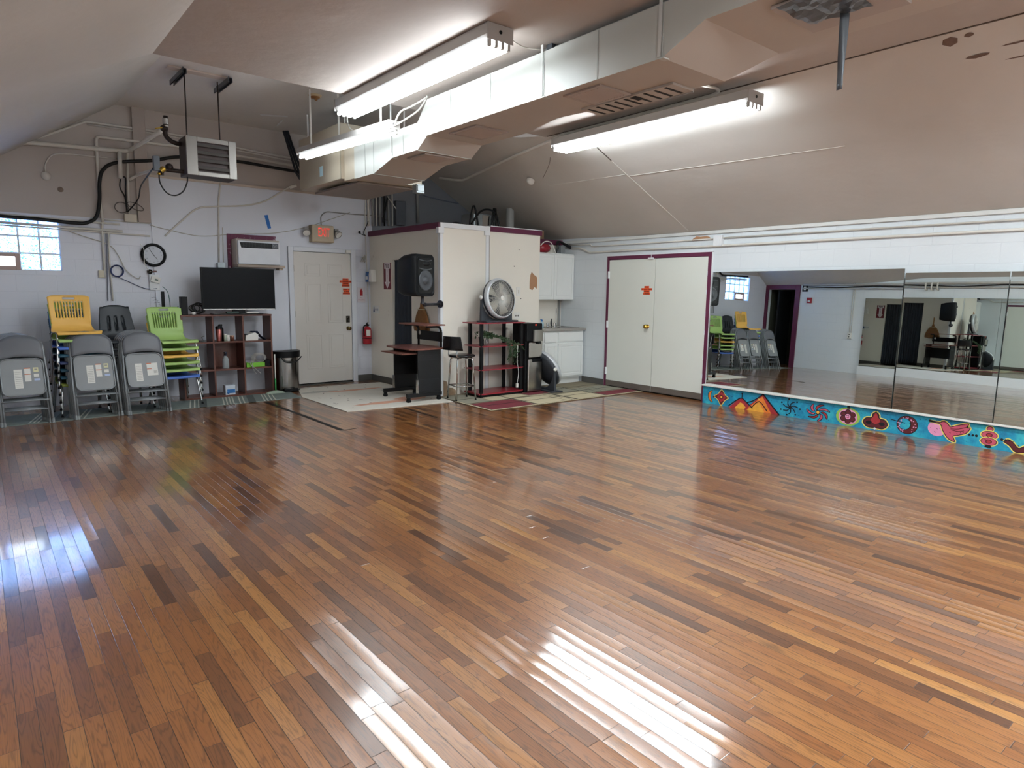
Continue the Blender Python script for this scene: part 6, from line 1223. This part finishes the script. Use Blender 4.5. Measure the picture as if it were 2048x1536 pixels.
lg_ = thing('louver_grille', 'long slotted louver grille at the right edge of the duct underside', 'vent', (4.05, 3.5, 2.93))
q = MB(); q.box((3.93, 3.05, 2.932), (4.17, 3.95, 2.949)); build('plate', q, ducts, lg_)
q = MB()
for k in range(9): y = 3.12+.095*k; q.box((3.95, y, 2.929), (4.15, y+.022, 2.932))
q.box((3.955, 3.4, 2.928), (4.05, 3.46, 2.93)); build('slots', q, M('register_dark', '2b2829'), lg_)
q = MB(); q.box((4.17, 3.05, 2.925), (4.18, 3.3, 2.98)); build('edge_flange', q, M('flange_grey', '9d9b98', .5), lg_)
# taped register near the camera
tr = thing('taped_register', 'register covered with crumpled silver duct tape at the top of the photo', 'vent', (3.95, 1.95, 3.05))
q = MB(); q.box((3.62, 1.60, 3.065), (4.12, 2.15, 3.088)); build('frame', q, M('register_taupe', 'a79a92'), tr, bevel=.003)
q = MB(); rows = [[V((3.58+.048*i+random.uniform(-.006, .006), 1.74+.044*j+random.uniform(-.006, .006), 3.058+random.uniform(-.010, .004))) for i in range(9)] for j in range(9)]; q.grid(rows, sm=False); build('tape_cover', q, M('duct_tape_silver', '62666c', .28, .6, var=.15, scale=14), tr, solid=.002)
q = MB(); b0 = fz(1690, 26, 3.06); rows = []
for k in range(13):
    s = k/12; a = 1.2*s; w = .028-.014*s+(.004 if k > 10 else 0); c_ = V((b0.x-.02*s, b0.y-.01*s, 3.06-.42*s)); rows.append([c_+V((math.cos(a+.6)*w, -math.sin(a+.6)*w, 0)), c_-V((math.cos(a+.6)*w, -math.sin(a+.6)*w, 0))])
q.grid(rows); build('hanging_tape_strip', q, M('duct_tape_grey', '55585c', .4, .3), tr, solid=.0012)
# detector and conduit on the near flat ceiling
dd_ = thing('round_detector', 'flat tan detector on the ceiling conduit right of the duct', 'detector', (4.72, 2.68, ZN-.03)); p = fz(1566, 74, ZN-.02)
q = MB(); q.lathe([(.05, 0), (.055, .01), (.045, .035), (0, .04)], (p.x, p.y, ZN), (0, 0, -1)); build('shell', q, M('tan_plastic', 'bfa789', .5), dd_); q = MB()
for k in range(5): q.ball((p.x-.02+.01*k, p.y-.046, ZN-.022), .004)
build('vents', q, blackp, dd_)
def zpipe(pts, z, r, m, label, sm=False, cat='conduit', name='ceiling_conduit'): return pipe([fz(x, y, z) for x, y in pts], r, m, label, cat, name, sm)
zpipe([(1480, 108), (1500, 101), (1560, 76), (1700, 42), (1860, -8)], ZN-.012, .012, ceil_s, 'taupe painted conduit along the ceiling past the tan detector')
zpipe([(1020, 78), (1050, 95), (1095, 100)], ZN-.02, .006, wireg, 'thin cable sagging from the big light to the ceiling conduit', True, 'cable', 'ceiling_cable')
zpipe([(1093, 100), (1120, 92), (1340, 2)], ZN-.02, .011, pipeg, 'grey conduit on the ceiling running along the left side of the duct')
q = MB(); p = fz(1102, 95, ZN-.02); q.box(p-V((.02, .03, .02)), p+V((.02, .03, .02))); single('conduit_clamp', q, M('galvanized_dark', '5d6269'), 'small dark clamp where the cable meets the ceiling conduit', 'clamp')
# conduit beside the right light, then down the slope
def onslope(x, y, X, d=.02):
    return fx(x, y, X)
P0 = [fz(1380, 165, ZN-.02), fz(1432, 176, ZN-.02), fz(1440, 182, ZN-.02), fz(1425, 190, ZN-.02), fz(1130, 268, ZN-.03)]
pipe(P0, .014, pipew, 'white conduit along the ceiling left of the right hand light', 'conduit', 'ceiling_conduit')
pipe([P0[-1], fx(1030, 312, 5.85), fx(925, 361, 6.2), fx(905, 360, 6.15), fx(879, 356, 6.05)], .02, pipew, 'thick pale conduit slanting down the dark slope toward the far wall', 'conduit', 'slope_conduit')
pipe([fx(1098, 285, 5.75), fx(1100, 322, 5.95), fx(1086, 356, 6.25)], .005, M('taupe_wire', '8a7f78', .6), 'short taupe wire hanging on the slope left of the right hand light', 'wire', 'slope_wire', True)
sd2 = thing('slope_detector', 'small white round detector on the dark slope above the closet', 'detector', (6.4, 7.5, 2.9)); c0 = V((6.15, 6.9, 3.19)); p = fx(1061, 362, 6.35); n = V((-.45, 0, -.9)).normalized()
q = MB(); q.lathe([(.06, -.02), (.06, .02), (.045, .045), (0, .05)], p, n); build('shell', q, paper, sd2)
# ---------------------------------------------------------------- fluorescent lights
tubem = bpy.data.materials.new('lit_tube'); tubem.use_nodes = True; tb_ = tubem.node_tree.nodes['Principled BSDF']; tb_.inputs['Base Color'].default_value = (.9, .9, .9, 1); tb_.inputs['Emission Color'].default_value = (.86, .95, 1, 1); tb_.inputs['Emission Strength'].default_value = LIGHT
fixm = M('fixture_white', 'aaa6a2', .4, var=.03); fixr = M('fixture_reflector', 'dfe6ea', .3, var=.01)
tubea = tubem.copy(); tubea.name = 'lit_tube_softer'; tubea.node_tree.nodes['Principled BSDF'].inputs['Emission Strength'].default_value = LIGHT*.75
dimm = tubem.copy(); dimm.name = 'lit_tube_dim'; dimm.node_tree.nodes['Principled BSDF'].inputs['Emission Strength'].default_value = LIGHT*.3  # hanging light's tubes dimmed so the duct side does not burn out
fill_tube = tubem.copy(); fill_tube.name = 'fill_tube_bright'; fill_tube.node_tree.nodes['Principled BSDF'].inputs['Emission Strength'].default_value = LIGHT*3  # stronger emission, only for the added fixtures behind the camera
def fixture(label, P, Q, w, h, nt, gap=.03, tm=None):
    # P far end, Q near end (centre of the top face)
    t = thing('fluorescent_light', label, 'ceiling light', (V(P)+V(Q))/2-V((0, 0, h))); d = (V(Q)-V(P)).normalized(); s = d.cross(V((0, 0, 1))).normalized(); up = V((0, 0, 1))
    P, Q = V(P), V(Q); q = MB(); q.prism([(-w/2, 0), (w/2, 0), (w/2, -h*.72), (w/2-.02, -h), (-w/2+.02, -h), (-w/2, -h*.72)], P, s, up, Q-P, 0); build('housing', q, fixm, t, bevel=.002)
    for a, e in ((P, -1), (Q, 1)):
        q = MB(); q.prism([(-w/2-.003, .001), (w/2+.003, .001), (w/2+.003, -h-.004), (-w/2-.003, -h-.004)], a-d*(.002 if e > 0 else .002), s, up, d*.004, 0); ep = build('end_plate', q, fixm, t)
        q = MB(); q.cyl(a+d*e*.003-up*h*.45, a+d*e*.006-up*h*.45, .013, n=12); build('knockout', q, blackp, ep)
    xs = [(-w/2+.028)+(w-.056)*k/(nt-1) for k in range(nt)] if nt > 1 else [0]
    for x in xs:
        c_ = s*x-up*(h+gap); q = MB(); q.tube([P+c_+d*(.03+((Q-P).length-.06)*k_/16) for k_ in range(17)], .0155, n=8); tb2 = build('tube', q, tm or tubem, t)
        for a, e in ((P, 1), (Q, -1)):
            q = MB(); c2 = a+s*x+d*e*.018; q.box(c2-V((.012, .012, h+gap+.016)), c2+V((.012, .012, -h))); build('socket', q, fixm, t, bevel=.003)
    return t
fixture('big four tube light fixture on the ceiling left of the duct', (3.02, 6.36, ZN-.005), (3.02, 3.86, ZN-.005), .225, .105, 4, .03, tubea)
fixture('four tube light fixture on the ceiling seam right of the duct', (5.415, 5.80, 3.225), (5.415, 3.30, 3.225), .235, .10, 4, .028)
L2a, L2b = fz(604, 298, 3.10), fz(788, 241, 3.10); L2 = fixture('two tube light fixture hanging in front of the air handler', L2a, L2b, .13, .075, 2, .03, dimm)
q = MB()
for s in (.12, .45, .88): q = MB(); c_ = L2a.lerp(L2b, s); q.box(c_+V((-.01, -.002, 0)), c_+V((.01, .002, ZF-3.10))); build('hanger_strap', q, pipew, L2)
# unseen fixtures added behind the camera to raise the room brightness
fixture('added unseen four tube light fixture behind the photographer, left one', (2.4, .6, ZN-.005), (2.4, -1.84, ZN-.005), .225, .105, 4, .03, fill_tube)
fixture('added unseen four tube light fixture behind the photographer, right one', (5.40, .2, 3.225), (5.40, -2.24, 3.225), .235, .10, 4, .028, fill_tube)
e_ = L2b-V((0, 0, .05))
pipe([e_, fx(800, 225, 3.3), fx(825, 212, 3.38), fx(845, 200, 3.45), fx(853, 195, 3.5)], .009, paper, 'white cable from the hanging light up to the duct, upper loop', 'cable', 'light_cable', True)
pipe([e_, fx(812, 238, 3.38), fx(835, 222, 3.45), fx(848, 205, 3.49), fx(855, 192, 3.5)], .009, paper, 'white cable from the hanging light up to the duct, lower loop', 'cable', 'light_cable', True)
pipe([(3.02, 6.33, ZN-.1), fy(697, 252, 6.6), fy(712, 264, 6.7), fy(735, 266, 6.5), fy(768, 258, 6.2)], .007, paper, 'white cable hanging in a bow from the big light to the smaller one', 'cable', 'light_cable', True)
# ---------------------------------------------------------------- on top of the closet
mo = thing('vent_motor', 'grey boxed motor with a shiny plate on the closet roof', 'motor', (6.3, 8.6, 2.26))
q = MB(); q.box((6.12, 8.45, 2.26), (6.55, 8.8, 2.68)); build('case', q, M('galvanized', '9ea5a8'), mo, bevel=.02)
q = MB(); q.box((6.28, 8.444, 2.44), (6.42, 8.45, 2.66)); build('shiny_plate', q, chrome, mo)
q = MB(); q.tube(smooth_path([(6.0, 8.4, 2.3), (6.02, 8.4, 2.6), (6.1, 8.42, 2.78), (6.18, 8.42, 2.5), (6.15, 8.4, 2.3)], 6), .014); q.tube(smooth_path([(6.05, 8.42, 2.5), (6.25, 8.42, 2.72), (6.5, 8.42, 2.72), (6.58, 8.4, 2.5), (6.56, 8.38, 2.26)], 6), .016)
for k in range(3): q.tube(smooth_path([(6.42+.04*k, 8.42, 2.26), (6.44+.04*k, 8.4, 2.6), (6.50+.02*k, 8.44, 2.78)], 5), .012)
build('cables', q, wirek, mo)
q = MB(); q.cyl((6.98, 8.62, 2.2), (6.98, 8.62, 2.50), .085, n=20); q.cyl((6.98, 8.62, 2.48), (6.98, 8.62, 2.83), .068, n=20); single('vent_pipe', q, M('grey_white_pipe', 'a9a9a6', .5), 'fat grey white vent pipe standing on the closet roof', 'pipe')
q = MB(); q.box((7.22, 8.3, 2.2), (7.46, 8.5, 2.48)); single('cardboard_box', q, M('cardboard', '8d735a', .8), 'brown cardboard box on top behind the purple trimmed wall', 'box', bevel=.003)
q = MB(); q.box((5.2, 8.6, 2.285), (5.9, 9.3, 2.36), R=Matrix.Rotation(.05, 3, 'X')); single('brown_board', q, M('rough_wood', '73624f', .8, var=.3, scale=14), 'rough brown board lying on the closet roof', 'board')
q = MB(); q.tube(smooth_path([(5.25, 7.9, 2.3), (5.35, 7.86, 2.42), (5.5, 7.84, 2.41), (5.65, 7.85, 2.40)], 5), .018); single('dark_rag', q, M('dark_rag', '2e2c2e', .9), 'dark cord bundle lying on the top edge of the pillar', 'rag')
# scars on the near slope
q = MB()
for (px, py, w, h_, lb_) in ((1900, 84, .07, .02, 'widest brown peeled spot on the right slope, just below the long seam'), (1938, 70, .03, .012, 'small brown peeled spot on the right slope, closest under the long seam'), (2038, 84, .015, .04, 'narrow brown peeled streak at the right edge, upper of the two streaks'), (2045, 112, .012, .04, 'narrow brown peeled streak at the right edge, lower of the two streaks'), (1955, 112, .03, .03, 'scratched brown spot on the right slope below the widest peeled spot'), (1985, 145, .012, .015, 'tiny brown peeled fleck on the right slope, lowest of the group')):
    q = MB()
    # find the slope point by marching along the view ray
    d = cF + cR*((px-CX)/FPX) - cU*((py-CYY)/FPX); tt = 3
    while tt < 14:
        p = V((0, 0, HC))+d*tt
        if p.z > zR(p.x)-.004: break
        tt += .004
    sl = V((1, 0, -(ZN-2.317)/(XR-5.5))).normalized()
    q.add([p+sl*w*a*.7+V((0, h_*2.6*b_, 0)) for a, b_ in ((-1, -.3), (-.4, -1), (.5, -.8), (1, .2), (.2, 1), (-.7, .7))], [list(range(6))], 0)
    single('peeled_spot', q, M('peeled_brown', '6f5a50', .8, var=.3, scale=30), lb_, 'peeled paint')
# ---------------------------------------------------------------- sky outside the window and view settings
w = bpy.data.worlds.new('sky'); bpy.context.scene.world = w; w.use_nodes = True
bg_ = w.node_tree.nodes['Background']; bg_.inputs[0].default_value = (.72, .86, 1, 1); bg_.inputs[1].default_value = SKY
sc = bpy.context.scene
sc.view_settings.view_transform = 'Standard'; sc.view_settings.look = 'None'; sc.view_settings.gamma = 1; sc.view_settings.use_curve_mapping = False
sc.view_settings.exposure = EXPO
sc.cycles.use_adaptive_sampling = True; sc.cycles.adaptive_threshold = .06; sc.cycles.max_bounces = 8; sc.cycles.glossy_bounces = 6; sc.cycles.diffuse_bounces = 4; sc.cycles.transparent_max_bounces = 12
sc.cycles.use_denoising = True; sc.cycles.sample_clamp_indirect = 1.2; sc.cycles.use_light_tree = False;
for m_ in (tubem, tubea, dimm, fill_tube): m_.cycles.emission_sampling = 'FRONT'
sc.cycles.caustics_reflective = True
